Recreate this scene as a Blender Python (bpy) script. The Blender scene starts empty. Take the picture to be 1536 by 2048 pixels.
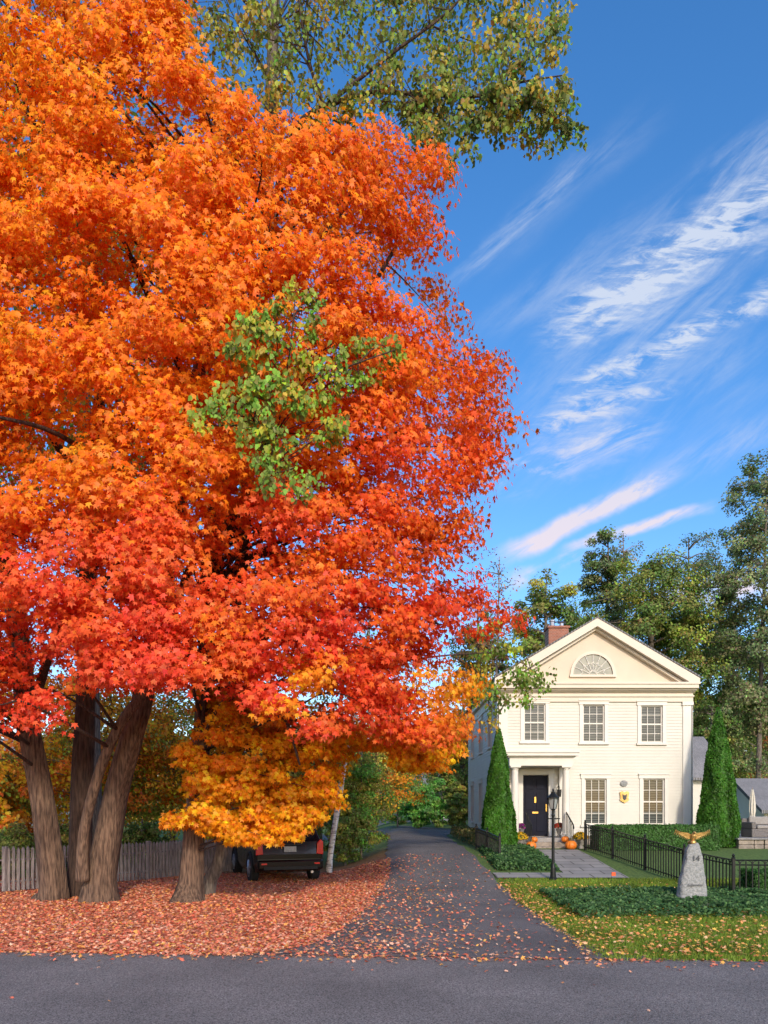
import bpy, bmesh, math, random
import numpy as np
from mathutils import Vector, noise as mnoise
rng=np.random.default_rng(7); random.seed(7)
S=bpy.context.scene
COL=S.collection
F=1539.0; HZ=1620.0; EYE=1.9
def at(px,py,d): return Vector(((px-768)/F*d, d, EYE+(HZ-py)/F*d))
def ss(t):
    t=np.clip(t,0,1); return t*t*(3-2*t)
def H(x,y): return 0.7*ss((np.asarray(y,float)-15)/11)*ss((np.asarray(x,float)+2)/3)
def h(x,y): return float(H(x,y))
# ------------------------------------------------------------ materials
def nt(m):
    m.use_nodes=True; t=m.node_tree; return t, t.nodes['Principled BSDF']
def mat(name,c1,c2=None,scale=5,rough=.6,bump=0,bscale=None,stretch=(1,1,1),metal=0,coat=0,spec=.5,detail=6,lo=.35,hi=.65):
    m=bpy.data.materials.new(name); t,b=nt(m); n=t.nodes; l=t.links
    if c2 is None: c2=tuple(x*.8 for x in c1)
    tc=n.new('ShaderNodeTexCoord'); mp=n.new('ShaderNodeMapping'); mp.inputs['Scale'].default_value=stretch
    l.new(tc.outputs['Object'],mp.inputs['Vector'])
    no=n.new('ShaderNodeTexNoise'); no.inputs['Scale'].default_value=scale; no.inputs['Detail'].default_value=detail
    l.new(mp.outputs[0],no.inputs['Vector'])
    cr=n.new('ShaderNodeValToRGB'); cr.color_ramp.elements[0].position=lo; cr.color_ramp.elements[1].position=hi
    cr.color_ramp.elements[0].color=(*c1,1); cr.color_ramp.elements[1].color=(*c2,1)
    l.new(no.outputs[0],cr.inputs[0]); l.new(cr.outputs[0],b.inputs['Base Color'])
    b.inputs['Roughness'].default_value=rough; b.inputs['Metallic'].default_value=metal
    b.inputs['Coat Weight'].default_value=coat; b.inputs['Specular IOR Level'].default_value=spec
    if bump:
        bn=n.new('ShaderNodeTexNoise'); bn.inputs['Scale'].default_value=bscale or scale; bn.inputs['Detail'].default_value=8
        l.new(mp.outputs[0],bn.inputs['Vector'])
        bp=n.new('ShaderNodeBump'); bp.inputs['Strength'].default_value=bump; bp.inputs['Distance'].default_value=.05
        l.new(bn.outputs[0],bp.inputs['Height']); l.new(bp.outputs[0],b.inputs['Normal'])
    return m
def leafmat(name,trans=.35):
    m=bpy.data.materials.new(name); m.use_nodes=True; t=m.node_tree; n=t.nodes; l=t.links; n.clear()
    o=n.new('ShaderNodeOutputMaterial'); a=n.new('ShaderNodeVertexColor'); a.layer_name='Col'
    d=n.new('ShaderNodeBsdfDiffuse'); tr=n.new('ShaderNodeBsdfTranslucent'); mx=n.new('ShaderNodeMixShader'); mx.inputs[0].default_value=trans
    g=n.new('ShaderNodeBsdfGlossy'); g.inputs['Roughness'].default_value=.5; m2=n.new('ShaderNodeMixShader'); m2.inputs[0].default_value=.02
    l.new(a.outputs[0],d.inputs[0]); l.new(a.outputs[0],tr.inputs[0]); l.new(d.outputs[0],mx.inputs[1]); l.new(tr.outputs[0],mx.inputs[2])
    l.new(mx.outputs[0],m2.inputs[1]); l.new(g.outputs[0],m2.inputs[2]); l.new(m2.outputs[0],o.inputs[0]); return m
M={}
M['leaf']=leafmat('leaf_foliage',.42); M['litter']=leafmat('fallen_leaf',.1)
M['bark']=mat('maple_bark',(.06,.036,.025),(.22,.14,.092),9,.95,1.0,11,(3,3,.4))
M['barkdark']=mat('dark_maple_bark',(.03,.018,.014),(.10,.06,.043),9,.95,1.0,11,(3,3,.4))
M['bark2']=mat('grey_bark',(.08,.065,.053),(.23,.19,.15),9,.95,.8,11,(3,3,.5))
M['twig']=mat('twig_bark',(.2,.16,.13),(.32,.26,.22),9,.9)
M['birch']=mat('birch_bark',(.74,.71,.65),(.12,.1,.09),5,.8,.4,9,(1,1,4),lo=.5,hi=.68)
M['siding']=mat('painted_clapboard',(.66,.635,.545),(.61,.585,.50),1.2,.55,.1,60,(1,1,1))
M['trim']=mat('white_trim_paint',(.73,.70,.62),(.68,.65,.57),2,.5)
M['cream']=mat('cream_gable_paint',(.65,.56,.43),(.61,.52,.40),1.5,.6)
M['creamtrim']=mat('cream_trim_paint',(.70,.63,.51),(.66,.59,.48),1.5,.55)
M['navy']=mat('navy_door_paint',(.003,.004,.012),(.005,.007,.02),3,.5,spec=.15)
M['brass']=mat('brass',(.75,.5,.15),(.6,.38,.1),8,.3,metal=1)
M['gold']=mat('gilded_metal',(.72,.46,.16),(.5,.3,.08),10,.4,metal=.6,bump=.3,bscale=40)
M['iron']=mat('black_iron',(.006,.008,.007),(.015,.016,.015),8,.45,spec=.3)
M['stone']=mat('granite',(.36,.36,.345),(.21,.22,.21),30,.9,.7,14)
M['letter']=mat('engraved_lettering',(.08,.08,.075),(.11,.11,.10),5,.9)
M['letter2']=mat('faint_engraved_lettering',(.15,.15,.145),(.19,.19,.18),5,.9)
M['greywall']=mat('grey_painted_wall',(.25,.26,.27),(.2,.21,.22),2,.7)
M['slate']=mat('bluestone_paving',(.35,.33,.31),(.25,.24,.225),3,.85,.3,20)
M['stonewall']=mat('fieldstone',(.38,.32,.26),(.2,.17,.14),5,.95,1,6)
M['fence']=mat('weathered_wood',(.38,.335,.32),(.2,.175,.17),6,.95,.4,20,(4,4,.6))
M['carpaint']=mat('black_car_paint',(.003,.003,.0035),(.004,.004,.005),2,.15,spec=.35,coat=.25)
M['rubber']=mat('tyre_rubber',(.012,.012,.012),(.02,.02,.02),20,.85)
M['plastic']=mat('dark_plastic',(.015,.015,.015),(.02,.02,.02),10,.6,spec=.3)
M['alloy']=mat('alloy_wheel',(.5,.5,.52),(.4,.4,.42),5,.3,metal=.9)
M['red']=mat('tail_light_red',(.75,.012,.012),(.6,.01,.01),9,.2,coat=.4)
M['white']=mat('plate_white',(.5,.5,.46),(.3,.3,.28),30,.5)
M['cglass']=mat('tinted_glass',(.006,.008,.01),(.01,.012,.014),3,.08,spec=.3)
M['fanglass']=mat('pale_fanlight_glass',(.30,.30,.22),(.16,.17,.13),3,.3,coat=.4)
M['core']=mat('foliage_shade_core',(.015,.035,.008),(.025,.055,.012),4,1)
M['pumpkin']=mat('pumpkin_skin',(.8,.22,.015),(.68,.16,.01),6,.5)
M['stem']=mat('dry_stem',(.2,.18,.07),(.12,.1,.04),20,.9)
M['pot']=mat('stone_planter',(.32,.3,.27),(.2,.19,.17),10,.9,.4,20)
M['canvas']=mat('cream_canvas',(.72,.68,.58),(.58,.54,.45),5,.9,.3,12,(6,6,.5))
M['cushion']=mat('grey_wicker',(.22,.2,.19),(.12,.11,.1),30,.9,.5,50)
M['fabric']=mat('taupe_cushion_fabric',(.33,.31,.28),(.26,.24,.22),20,.95)
M['lampglass']=mat('lamp_glass',(.4,.42,.4),(.3,.32,.3),5,.1,spec=.8)
M['orange']=mat('orange_marker',(.9,.12,.02),(.8,.1,.02),5,.6)
M['grass']=leafmat('grass_blade',.25)
def brickmat(name,c1,c2,mortar,scale,rough=.9,vec='XZ',ms=.02,rh=.25,bw=.5):
    m=bpy.data.materials.new(name); t,b=nt(m); n=t.nodes; l=t.links
    tc=n.new('ShaderNodeTexCoord'); sp=n.new('ShaderNodeSeparateXYZ'); cb=n.new('ShaderNodeCombineXYZ')
    l.new(tc.outputs['Object'],sp.inputs[0]); l.new(sp.outputs[vec[0]],cb.inputs[0]); l.new(sp.outputs[vec[1]],cb.inputs[1])
    br=n.new('ShaderNodeTexBrick'); br.inputs['Scale'].default_value=scale; br.inputs['Color1'].default_value=(*c1,1); br.inputs['Color2'].default_value=(*c2,1)
    br.inputs['Mortar'].default_value=(*mortar,1); br.inputs['Mortar Size'].default_value=ms; br.inputs['Row Height'].default_value=rh; br.inputs['Brick Width'].default_value=bw
    l.new(cb.outputs[0],br.inputs['Vector'])
    no=n.new('ShaderNodeTexNoise'); no.inputs['Scale'].default_value=3
    mx=n.new('ShaderNodeMixRGB'); mx.blend_type='MULTIPLY'; mx.inputs[0].default_value=.5
    l.new(br.outputs[0],mx.inputs[1]); l.new(no.outputs[0],mx.inputs[2]); l.new(mx.outputs[0],b.inputs['Base Color'])
    b.inputs['Roughness'].default_value=rough; return m
M['brick']=brickmat('red_brick',(.48,.17,.1),(.36,.12,.07),(.42,.36,.3),4.5)
M['shingle']=brickmat('grey_shingle',(.36,.35,.35),(.27,.265,.265),(.14,.14,.14),5,vec='YX')
M['flag']=brickmat('flagstone_joint',(.44,.41,.37),(.32,.305,.285),(.13,.12,.1),1.0,vec='XY',ms=.02,rh=.5,bw=.8)
def blindmat():
    m=bpy.data.materials.new('window_glass_with_blinds'); t,b=nt(m); n=t.nodes; l=t.links
    tc=n.new('ShaderNodeTexCoord'); sp=n.new('ShaderNodeSeparateXYZ'); l.new(tc.outputs['Object'],sp.inputs[0])
    a=n.new('ShaderNodeMath'); a.operation='MULTIPLY'; a.inputs[1].default_value=2*math.pi/.085; l.new(sp.outputs[2],a.inputs[0])
    s=n.new('ShaderNodeMath'); s.operation='SINE'; l.new(a.outputs[0],s.inputs[0])
    no=n.new('ShaderNodeTexNoise'); no.inputs['Scale'].default_value=.9; l.new(tc.outputs['Object'],no.inputs['Vector'])
    ad=n.new('ShaderNodeMath'); ad.operation='MULTIPLY_ADD'; l.new(no.outputs[0],ad.inputs[0]); ad.inputs[1].default_value=2.0; l.new(s.outputs[0],ad.inputs[2])
    cr=n.new('ShaderNodeValToRGB'); cr.color_ramp.elements[0].position=.35; cr.color_ramp.elements[1].position=1.0
    cr.color_ramp.elements[0].color=(.006,.010,.011,1); cr.color_ramp.elements[1].color=(.10,.115,.095,1)
    mm=n.new('ShaderNodeMath'); mm.operation='MULTIPLY'; mm.inputs[1].default_value=.5; l.new(ad.outputs[0],mm.inputs[0])
    l.new(mm.outputs[0],cr.inputs[0]); l.new(cr.outputs[0],b.inputs['Base Color']); b.inputs['Roughness'].default_value=.6; b.inputs['Coat Weight'].default_value=.6; b.inputs['Coat Roughness'].default_value=.02
    return m
M['pane']=blindmat()
def asphalt(name,c):
    m=bpy.data.materials.new(name); t,b=nt(m); n=t.nodes; l=t.links
    tc=n.new('ShaderNodeTexCoord')
    n1=n.new('ShaderNodeTexNoise'); n1.inputs['Scale'].default_value=75; n1.inputs['Detail'].default_value=3; l.new(tc.outputs['Object'],n1.inputs[0])
    n2=n.new('ShaderNodeTexNoise'); n2.inputs['Scale'].default_value=.7; n2.inputs['Detail'].default_value=6; l.new(tc.outputs['Object'],n2.inputs[0])
    cr=n.new('ShaderNodeValToRGB'); cr.color_ramp.elements[0].position=.32; cr.color_ramp.elements[1].position=.7
    cr.color_ramp.elements[0].color=(*[x*.25 for x in c],1); cr.color_ramp.elements[1].color=(*[x*2.0 for x in c],1)
    l.new(n1.outputs[0],cr.inputs[0])
    c2=n.new('ShaderNodeValToRGB'); c2.color_ramp.elements[0].position=.3; c2.color_ramp.elements[1].position=.7; c2.color_ramp.elements[0].color=(.7,.7,.7,1); c2.color_ramp.elements[1].color=(1.15,1.15,1.15,1)
    l.new(n2.outputs[0],c2.inputs[0])
    mx=n.new('ShaderNodeMixRGB'); mx.blend_type='MULTIPLY'; mx.inputs[0].default_value=1; l.new(cr.outputs[0],mx.inputs[1]); l.new(c2.outputs[0],mx.inputs[2])
    l.new(mx.outputs[0],b.inputs['Base Color']); b.inputs['Roughness'].default_value=.9
    bp=n.new('ShaderNodeBump'); bp.inputs['Strength'].default_value=.8; bp.inputs['Distance'].default_value=.015; l.new(n1.outputs[0],bp.inputs['Height']); l.new(bp.outputs[0],b.inputs['Normal'])
    return m
M['road']=asphalt('road_asphalt',(.178,.158,.143)); M['drive']=asphalt('driveway_asphalt',(.14,.124,.114))
def groundmat():
    m=bpy.data.materials.new('ground_soil_and_grass'); t,b=nt(m); n=t.nodes; l=t.links
    tc=n.new('ShaderNodeTexCoord'); sp=n.new('ShaderNodeSeparateXYZ'); l.new(tc.outputs['Object'],sp.inputs[0])
    n1=n.new('ShaderNodeTexNoise'); n1.inputs['Scale'].default_value=14; n1.inputs['Detail'].default_value=8; l.new(tc.outputs['Object'],n1.inputs[0])
    ra=n.new('ShaderNodeValToRGB'); e=ra.color_ramp.elements; e[0].position=.35; e[1].position=.65; e[0].color=(.3,.10,.05,1); e[1].color=(.6,.22,.11,1); l.new(n1.outputs[0],ra.inputs[0])
    rb=n.new('ShaderNodeValToRGB'); e=rb.color_ramp.elements; e[0].position=.35; e[1].position=.65; e[0].color=(.055,.105,.015,1); e[1].color=(.11,.18,.03,1); l.new(n1.outputs[0],rb.inputs[0])
    mr=n.new('ShaderNodeMapRange'); mr.inputs[1].default_value=.4; mr.inputs[2].default_value=1.2; l.new(sp.outputs[0],mr.inputs[0])
    mx=n.new('ShaderNodeMixRGB'); l.new(mr.outputs[0],mx.inputs[0]); l.new(ra.outputs[0],mx.inputs[1]); l.new(rb.outputs[0],mx.inputs[2])
    my=n.new('ShaderNodeMapRange'); my.inputs[1].default_value=21; my.inputs[2].default_value=29; l.new(sp.outputs[1],my.inputs[0])
    m2=n.new('ShaderNodeMixRGB'); l.new(my.outputs[0],m2.inputs[0]); l.new(mx.outputs[0],m2.inputs[1]); l.new(rb.outputs[0],m2.inputs[2])
    l.new(m2.outputs[0],b.inputs['Base Color']); b.inputs['Roughness'].default_value=1
    bp=n.new('ShaderNodeBump'); bp.inputs['Distance'].default_value=.03; l.new(n1.outputs[0],bp.inputs['Height']); l.new(bp.outputs[0],b.inputs['Normal'])
    return m
M['ground']=groundmat()
# ------------------------------------------------------------ mesh tools
class MB:
    def __init__(s): s.v=[]; s.f=[]
    def add(s,vs,fs):
        o=len(s.v); s.v+= [tuple(p) for p in vs]; s.f+=[tuple(i+o for i in f) for f in fs]; return s
    def box(s,x0,x1,y0,y1,z0,z1):
        return s.add([(x0,y0,z0),(x1,y0,z0),(x1,y1,z0),(x0,y1,z0),(x0,y0,z1),(x1,y0,z1),(x1,y1,z1),(x0,y1,z1)],
          [(0,3,2,1),(4,5,6,7),(0,1,5,4),(1,2,6,5),(2,3,7,6),(3,0,4,7)])
    def prism(s,poly,d0,d1,axis='y'):
        n=len(poly); vs=[]
        for d in (d0,d1):
            for a,b in poly: vs.append((a,d,b) if axis=='y' else ((d,a,b) if axis=='x' else (a,b,d)))
        return s.add(vs,[tuple(range(n)),tuple(range(2*n-1,n-1,-1))]+[(i,(i+1)%n,n+(i+1)%n,n+i) for i in range(n)])
    def lathe(s,cx,cy,prof,seg=16,sx=1,sy=1,rib=0,ribn=10):
        n=len(prof); vs=[]
        for r,z in prof:
            for k in range(seg):
                a=2*math.pi*k/seg; rr=r*(1-rib*abs(math.sin(a*ribn/2))) if rib else r
                vs.append((cx+sx*rr*math.cos(a),cy+sy*rr*math.sin(a),z))
        fs=[(i*seg+k,i*seg+(k+1)%seg,(i+1)*seg+(k+1)%seg,(i+1)*seg+k) for i in range(n-1) for k in range(seg)]
        fs+=[tuple(range(seg-1,-1,-1)),tuple(range((n-1)*seg,n*seg))]
        return s.add(vs,fs)
    def tube(s,pts,rad,seg=8,sub=4,wob=0):
        P=[Vector(p) for p in pts]; n=len(P); Q=[];R=[]
        for i in range(n-1):
            p0=P[max(i-1,0)];p1=P[i];p2=P[i+1];p3=P[min(i+2,n-1)]
            for k in range(sub):
                t=k/sub
                Q.append(.5*((2*p1)+(p2-p0)*t+(2*p0-5*p1+4*p2-p3)*t*t+(3*p1-p0-3*p2+p3)*t**3)); R.append(rad[i]*(1-t)+rad[i+1]*t)
        Q.append(P[-1]);R.append(rad[-1]); m=len(Q); vs=[]
        T=(Q[1]-Q[0]).normalized(); U=T.orthogonal().normalized()
        for i in range(m):
            T=(Q[min(i+1,m-1)]-Q[max(i-1,0)]).normalized(); U=(U-T*U.dot(T)).normalized(); W=T.cross(U)
            for k in range(seg):
                a=2*math.pi*k/seg; d=U*math.cos(a)+W*math.sin(a); r=R[i]
                if wob: r*=1+wob*(mnoise.noise(Vector((d.x*1.6+P[0].x,d.y*1.6+Q[i].z*.35,d.z*1.6+Q[i].z*.15)))+.6*mnoise.noise(Vector((d.x*6,d.y*6,Q[i].z*.5))))
                vs.append(Q[i]+d*r)
        fs=[(i*seg+k,i*seg+(k+1)%seg,(i+1)*seg+(k+1)%seg,(i+1)*seg+k) for i in range(m-1) for k in range(seg)]
        fs+=[tuple(range(seg-1,-1,-1)),tuple(range((m-1)*seg,m*seg))]
        return s.add(vs,fs)
def setp(o,parent,kw):
    if parent is not None: o.parent=parent
    for k,v in kw.items(): o[k]=v
    COL.objects.link(o); return o
def wl(p):
    v=Vector((0,0,0))
    while p is not None: v+=p.location; p=p.parent
    return v
def mk(name,mb,material,parent=None,smooth=False,bevel=0,local=False,**kw):
    me=bpy.data.meshes.new(name); off=Vector((0,0,0)) if (local or parent is None) else wl(parent)
    me.from_pydata([(v[0]-off.x,v[1]-off.y,v[2]-off.z) for v in mb.v],[],mb.f)
    bm=bmesh.new(); bm.from_mesh(me); bmesh.ops.recalc_face_normals(bm,faces=bm.faces); bm.to_mesh(me); bm.free()
    if smooth: me.polygons.foreach_set('use_smooth',[True]*len(me.polygons))
    me.materials.append(material); o=bpy.data.objects.new(name,me)
    if bevel:
        b=o.modifiers.new('b','BEVEL'); b.width=bevel; b.segments=2; b.limit_method='ANGLE'
    return setp(o,parent,kw)
def thing(name,loc,label,cat,**kw):
    o=bpy.data.objects.new(name,None); o.empty_display_size=.3; o.location=loc; o['label']=label; o['category']=cat
    for k,v in kw.items(): o[k]=v
    COL.objects.link(o); return o
def npmesh(name,V,Fc,material,col=None,parent=None,**kw):
    me=bpy.data.meshes.new(name); k=Fc.shape[1]; off=wl(parent) if parent is not None else Vector((0,0,0))
    V=V-np.array(off)
    me.vertices.add(len(V)); me.vertices.foreach_set('co',V.astype(np.float32).ravel())
    me.loops.add(Fc.size); me.loops.foreach_set('vertex_index',Fc.astype(np.int32).ravel())
    me.polygons.add(len(Fc)); me.polygons.foreach_set('loop_start',np.arange(0,Fc.size,k,dtype=np.int32))
    me.update(calc_edges=True)
    if col is not None:
        a=me.color_attributes.new('Col','FLOAT_COLOR','POINT'); c=np.ones((len(V),4),np.float32); c[:,:3]=col; a.data.foreach_set('color',c.ravel())
    me.materials.append(material); o=bpy.data.objects.new(name,me); return setp(o,parent,kw)
def maple_t():
    A=[(90,1.0),(63,.42),(36,.88),(8,.42),(-18,.6),(-90,.25),(198,.6),(172,.42),(144,.88),(117,.42)]
    v=[(0,0,0)]
    for a,r in A: v.append((r*math.cos(math.radians(a)),r*math.sin(math.radians(a)),-.25*r*r))
    f=[(0,i,i%10+1) for i in range(1,11)]
    return np.array(v),np.array(f)
MAPLE=maple_t()
OVAL=(np.array([(0,-.55,0),(.55,-.05,.12),(.42,.45,.0),(0,1,-.2),(-.42,.45,0),(-.55,-.05,.12),(0,0,0)]),np.array([(6,0,1),(6,1,2),(6,2,3),(6,3,4),(6,4,5),(6,5,0)]))
DIA=(np.array([(0,-.7,0),(.55,0,.12),(0,.9,-.1),(-.55,0,.12)]),np.array([(0,1,2),(0,2,3)]))
def nrm(a): return a/np.maximum(np.linalg.norm(a,axis=1,keepdims=True),1e-6)
def leaves(name,C,N,T,size,col,tmpl,material,parent=None,**kw):
    tv,tf=tmpl; N=nrm(N); T=nrm(T-N*np.sum(T*N,axis=1,keepdims=True)); X=np.cross(T,N); n=len(C); k=len(tv)
    V=C[:,None,:]+size[:,None,None]*(tv[None,:,0:1]*X[:,None,:]+tv[None,:,1:2]*T[:,None,:]+tv[None,:,2:3]*N[:,None,:])
    Fc=tf[None]+(np.arange(n)*k)[:,None,None]
    return npmesh(name,V.reshape(-1,3),Fc.reshape(-1,3),material,np.repeat(col,k,axis=0),parent,**kw)
def sph(n):
    v=nrm(rng.normal(size=(n,3))); return v*(rng.random((n,1))**.45)
def crown(name,parent,C,R,OUT,COLR,per,size,tmpl,flat=.45,droop=.4,hang=.8,up=.35,jit=.55,cj=.18,material=None,hue=.12,**kw):
    C=np.array(C,float);R=np.array(R,float);OUT=nrm(np.array(OUT,float));COLR=np.array(COLR,float)
    m=len(C); idx=np.repeat(np.arange(m),per); n=len(idx); o=sph(n); r=R[idx][:,None]
    rho=np.hypot(o[:,0],o[:,1])
    P=C[idx]+o*r*np.array([1,1,flat]); P[:,2]-=droop*R[idx]*rho**2
    lo=nrm(o*np.array([1,1,.3])+1e-4)
    N=OUT[idx]*.8+lo*.35+np.array([0,0,up])+rng.normal(size=(n,3))*jit
    T=np.array([0,0,-hang])+OUT[idx]*.3+lo*.4+rng.normal(size=(n,3))*.4
    c=COLR[idx]*(1+rng.normal(size=(n,1))*cj); c[:,1]*=np.exp(rng.normal(size=n)*hue*2); c=np.clip(c,.004,.95)
    s=size*(.65+.6*rng.random(n))
    return leaves(name,P,N,T,s,c,tmpl,material or M['leaf'],parent,**kw)
def inpoly(x,y,poly):
    x=np.asarray(x);y=np.asarray(y);ins=np.zeros(len(x),bool);n=len(poly);j=n-1
    for i in range(n):
        xi,yi=poly[i];xj,yj=poly[j]
        c=((yi>y)!=(yj>y))&(x<(xj-xi)*(y-yi)/(yj-yi+1e-9)+xi); ins^=c; j=i
    return ins
def samp(poly,n):
    p=np.array(poly); out=[]
    while len(out)<n:
        x=rng.uniform(p[:,0].min(),p[:,0].max(),n); y=rng.uniform(p[:,1].min(),p[:,1].max(),n)
        k=inpoly(x,y,poly); out+=list(zip(x[k],y[k]))
    return np.array(out[:n])
# ------------------------------------------------------------ ground / road / driveway
def axis_pts(lo,hi,step,far):
    a=list(np.arange(lo,hi+1e-6,step)); d=step
    while a[-1]<far: d*=1.5; a.append(a[-1]+d)
    d=step
    while a[0]>-far: d*=1.5; a.insert(0,a[0]-d)
    return np.array(a)
gx=axis_pts(-14,16,.4,600); gy=axis_pts(-2,30,.4,700)
X,Y=np.meshgrid(gx,gy); Z=H(X,Y)
nx,ny=len(gx),len(gy); I=np.arange(nx*ny).reshape(ny,nx)
Fq=np.stack([I[:-1,:-1],I[:-1,1:],I[1:,1:],I[1:,:-1]],-1).reshape(-1,4)
npmesh('ground',np.stack([X,Y,Z],-1).reshape(-1,3),Fq,M['ground'],kind='structure',label='yard ground with soil, grass and fallen leaves',category='ground')
def sheet(name,Ls,Rs,ys,dz,material,label,nx=12,cat='ground'):
    V=[]
    for y,a,b in zip(ys,Ls,Rs):
        for k in range(nx+1):
            x=a+(b-a)*k/nx; V.append((x,y,0))
    V=np.array(V); V[:,2]=H(V[:,0],V[:,1])+dz; I=np.arange(len(V)).reshape(-1,nx+1)
    Fq=np.stack([I[:-1,:-1],I[:-1,1:],I[1:,1:],I[1:,:-1]],-1).reshape(-1,4)
    return npmesh(name,V,Fq,material,kind='structure',label=label,category=cat)
edge=lambda x: 9.93-.067*x+.03*math.sin(x*2.1)+.02*math.sin(x*5.3)
V=[];xs=np.arange(-60,60.1,.4)
for x in xs: V+=[(x,-8,.008),(x,edge(x),.008)]
npmesh('road',np.array(V,float),np.array([(2*i,2*i+2,2*i+3,2*i+1) for i in range(len(xs)-1)]),M['road'],kind='structure',label='grey asphalt street along the yards',category='road')
ys=np.concatenate([np.arange(9.6,30,.4),np.arange(30,60,1.0)])
kl=[9.6,10.1,10.7,12,15,19,26,36,43,48,53,60]; kL=[-2.3,-1.9,-1.25,-.9,-.5,-.1,.1,.2,0,-3,-9,-12]
L=np.interp(ys,kl,kL); Rr=np.interp(ys,kl,[3.6,3.25,2.85,2.78,2.75,2.74,2.55,2.9,4.1,4.5,3,1])
L=L+.05*np.sin(ys*3);Rr=Rr+.04*np.sin(ys*2.3)
dv=sheet('driveway',L,Rr,ys,.013,M['drive'],'dark asphalt driveway strewn with fallen leaves',cat='driveway')
for v in dv.data.vertices:
    if v.co.y<edge(v.co.x): v.co.y=edge(v.co.x)
yy=np.arange(19.7,24.45,.4)
sheet('path',np.full(len(yy),4.6),np.full(len(yy),6.05),yy,.02,M['flag'],'bluestone path leading to the front steps',cat='path')
yy=np.arange(18.95,19.72,.25)
sheet('path',np.full(len(yy),2.78),np.full(len(yy),6.05),yy,.024,M['flag'],'bluestone walk joining driveway and front path',cat='path')
# ------------------------------------------------------------ fallen leaves
def litter(name,n,fn,sz,label,pal,dz=.02):
    P=fn(n); n=len(P); z=H(P[:,0],P[:,1])+dz+rng.random(n)*.02
    C=np.stack([P[:,0],P[:,1],z],1); N=np.array([0,0,1.])+rng.normal(size=(n,3))*.3; T=rng.normal(size=(n,3)); T[:,2]*=.2
    pal=np.array(pal); c=pal[rng.integers(0,len(pal),n)]*(1+rng.normal(size=(n,1))*.17); c=np.clip(c,.01,.95)
    leaves(name,C,N,T,sz*(.6+.7*rng.random(n)),c,MAPLE,M['litter'],None,kind='stuff',label=label,category='leaves')
PAL=[(.88,.28,.15),(.92,.37,.21),(.82,.21,.12),(.90,.38,.16),(.74,.16,.09),(.92,.42,.10),(.62,.22,.13),(.92,.52,.34)]
def f_left(n):
    x=rng.uniform(-15,0.3,n);y=9.9+13*rng.random(n)**1.35; e=9.93-.067*x-.05
    k=(y>e)&(x<np.interp(y,kl,kL)+.2); return np.stack([x,y],1)[k]
litter('fallen_leaves',98000,f_left,.044,'thick carpet of pink and orange maple leaves',PAL)
def f_drive(n):
    x=-1.6+4.6*rng.random(n)**1.35;y=9.9+13*rng.random(n)**1.2; return np.stack([x,y],1)[(y>9.9-.067*x)&(rng.random(n)<np.clip(1.25-.30*(x+1.4),.13,1))]
litter('fallen_leaves',9000,f_drive,.041,'scattered maple leaves on the driveway',PAL,.03)
def f_lawn(n):
    x=2.6+7*rng.random(n)**1.1;y=9.7+8.5*rng.random(n); return np.stack([x,y],1)[(y>9.98-.067*x)&(rng.random(n)<np.clip(1.25-.14*(x-2.6)-.05*(y-9),.15,1))]
litter('fallen_leaves',6800,f_lawn,.042,'tan and orange leaves scattered over the lawn',[(.85,.40,.12),(.85,.45,.22),(.8,.28,.1),(.85,.5,.1)],.05)
def f_road(n):
    x=rng.uniform(-7,7,n);y=9.93-.067*x-rng.exponential(.2,n); k=(y>6)&(y>8.5+rng.random(n)*1.4); return np.stack([x,y],1)[k]
litter('fallen_leaves',1200,f_road,.042,'a few leaves blown onto the street edge',PAL,.02)
litter('fallen_leaves',20,lambda n: np.stack([rng.uniform(-4.5,4.5,n),rng.uniform(5,9.4,n)],1),.04,'single leaves lying on the street',PAL,.015)
# ------------------------------------------------------------ grass
n=120000; x=rng.uniform(2.6,10.5,n); y=9.6+9.3*rng.random(n)**1.15; k=(y>9.93-.067*x+rng.normal(size=n)*.05)&(x>2.8+rng.normal(size=n)*.05); x=x[k];y=y[k]; n=len(x)
B=np.stack([x,y,H(x,y)],1); hh=.03+.05*rng.random(n); an=rng.random(n)*6.28; w=.007
dx=np.stack([np.cos(an)*w,np.sin(an)*w,0*an],1); tip=B+np.stack([rng.normal(size=n)*.025,rng.normal(size=n)*.025,hh],1)
pn=np.array([mnoise.noise(Vector((a*.9,b*.9,0))) for a,b in zip(x,y)])
V=np.stack([B-dx,B+dx,tip],1).reshape(-1,3); g=np.array([.15,.28,.03])*(1+.5*pn[:,None]+.25*rng.normal(size=(n,1))); g[:,0]*=1+.6*rng.random(n)
npmesh('lawn_grass',V,np.arange(3*n).reshape(-1,3),M['grass'],np.repeat(np.clip(g,.01,.6),3,axis=0),kind='stuff',label='short green lawn beside the driveway',category='grass')
def bed(name,label,inside,x0,x1,y0,y1,ht,n,size,pal):
    xs=rng.uniform(x0,x1,n);ys_=rng.uniform(y0,y1,n);m=inside(xs,ys_);ok=m>0;xs=xs[ok];ys_=ys_[ok];m=m[ok];n=len(xs)
    nz=np.array([mnoise.noise(Vector((a*2.5,b*2.5,0))) for a,b in zip(xs,ys_)])
    z=H(xs,ys_)+ht*(np.clip(m*3,0,1)**.5)*(.6+.5*nz+.35*rng.random(n))
    C=np.stack([xs,ys_,z],1); N=np.array([0,-.35,.8])+rng.normal(size=(n,3))*.5; T=rng.normal(size=(n,3))
    p=np.array(pal); c=np.clip(p[rng.integers(0,len(p),n)]*(1+rng.normal(size=(n,1))*.25),.01,.5)
    leaves(name,C,N,T,size*(.6+.7*rng.random(n)),c,OVAL,M['leaf'],None,kind='stuff',label=label,category='ground cover')
GP=[(.06,.15,.045),(.09,.19,.06),(.045,.11,.035),(.13,.25,.07)]
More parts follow.
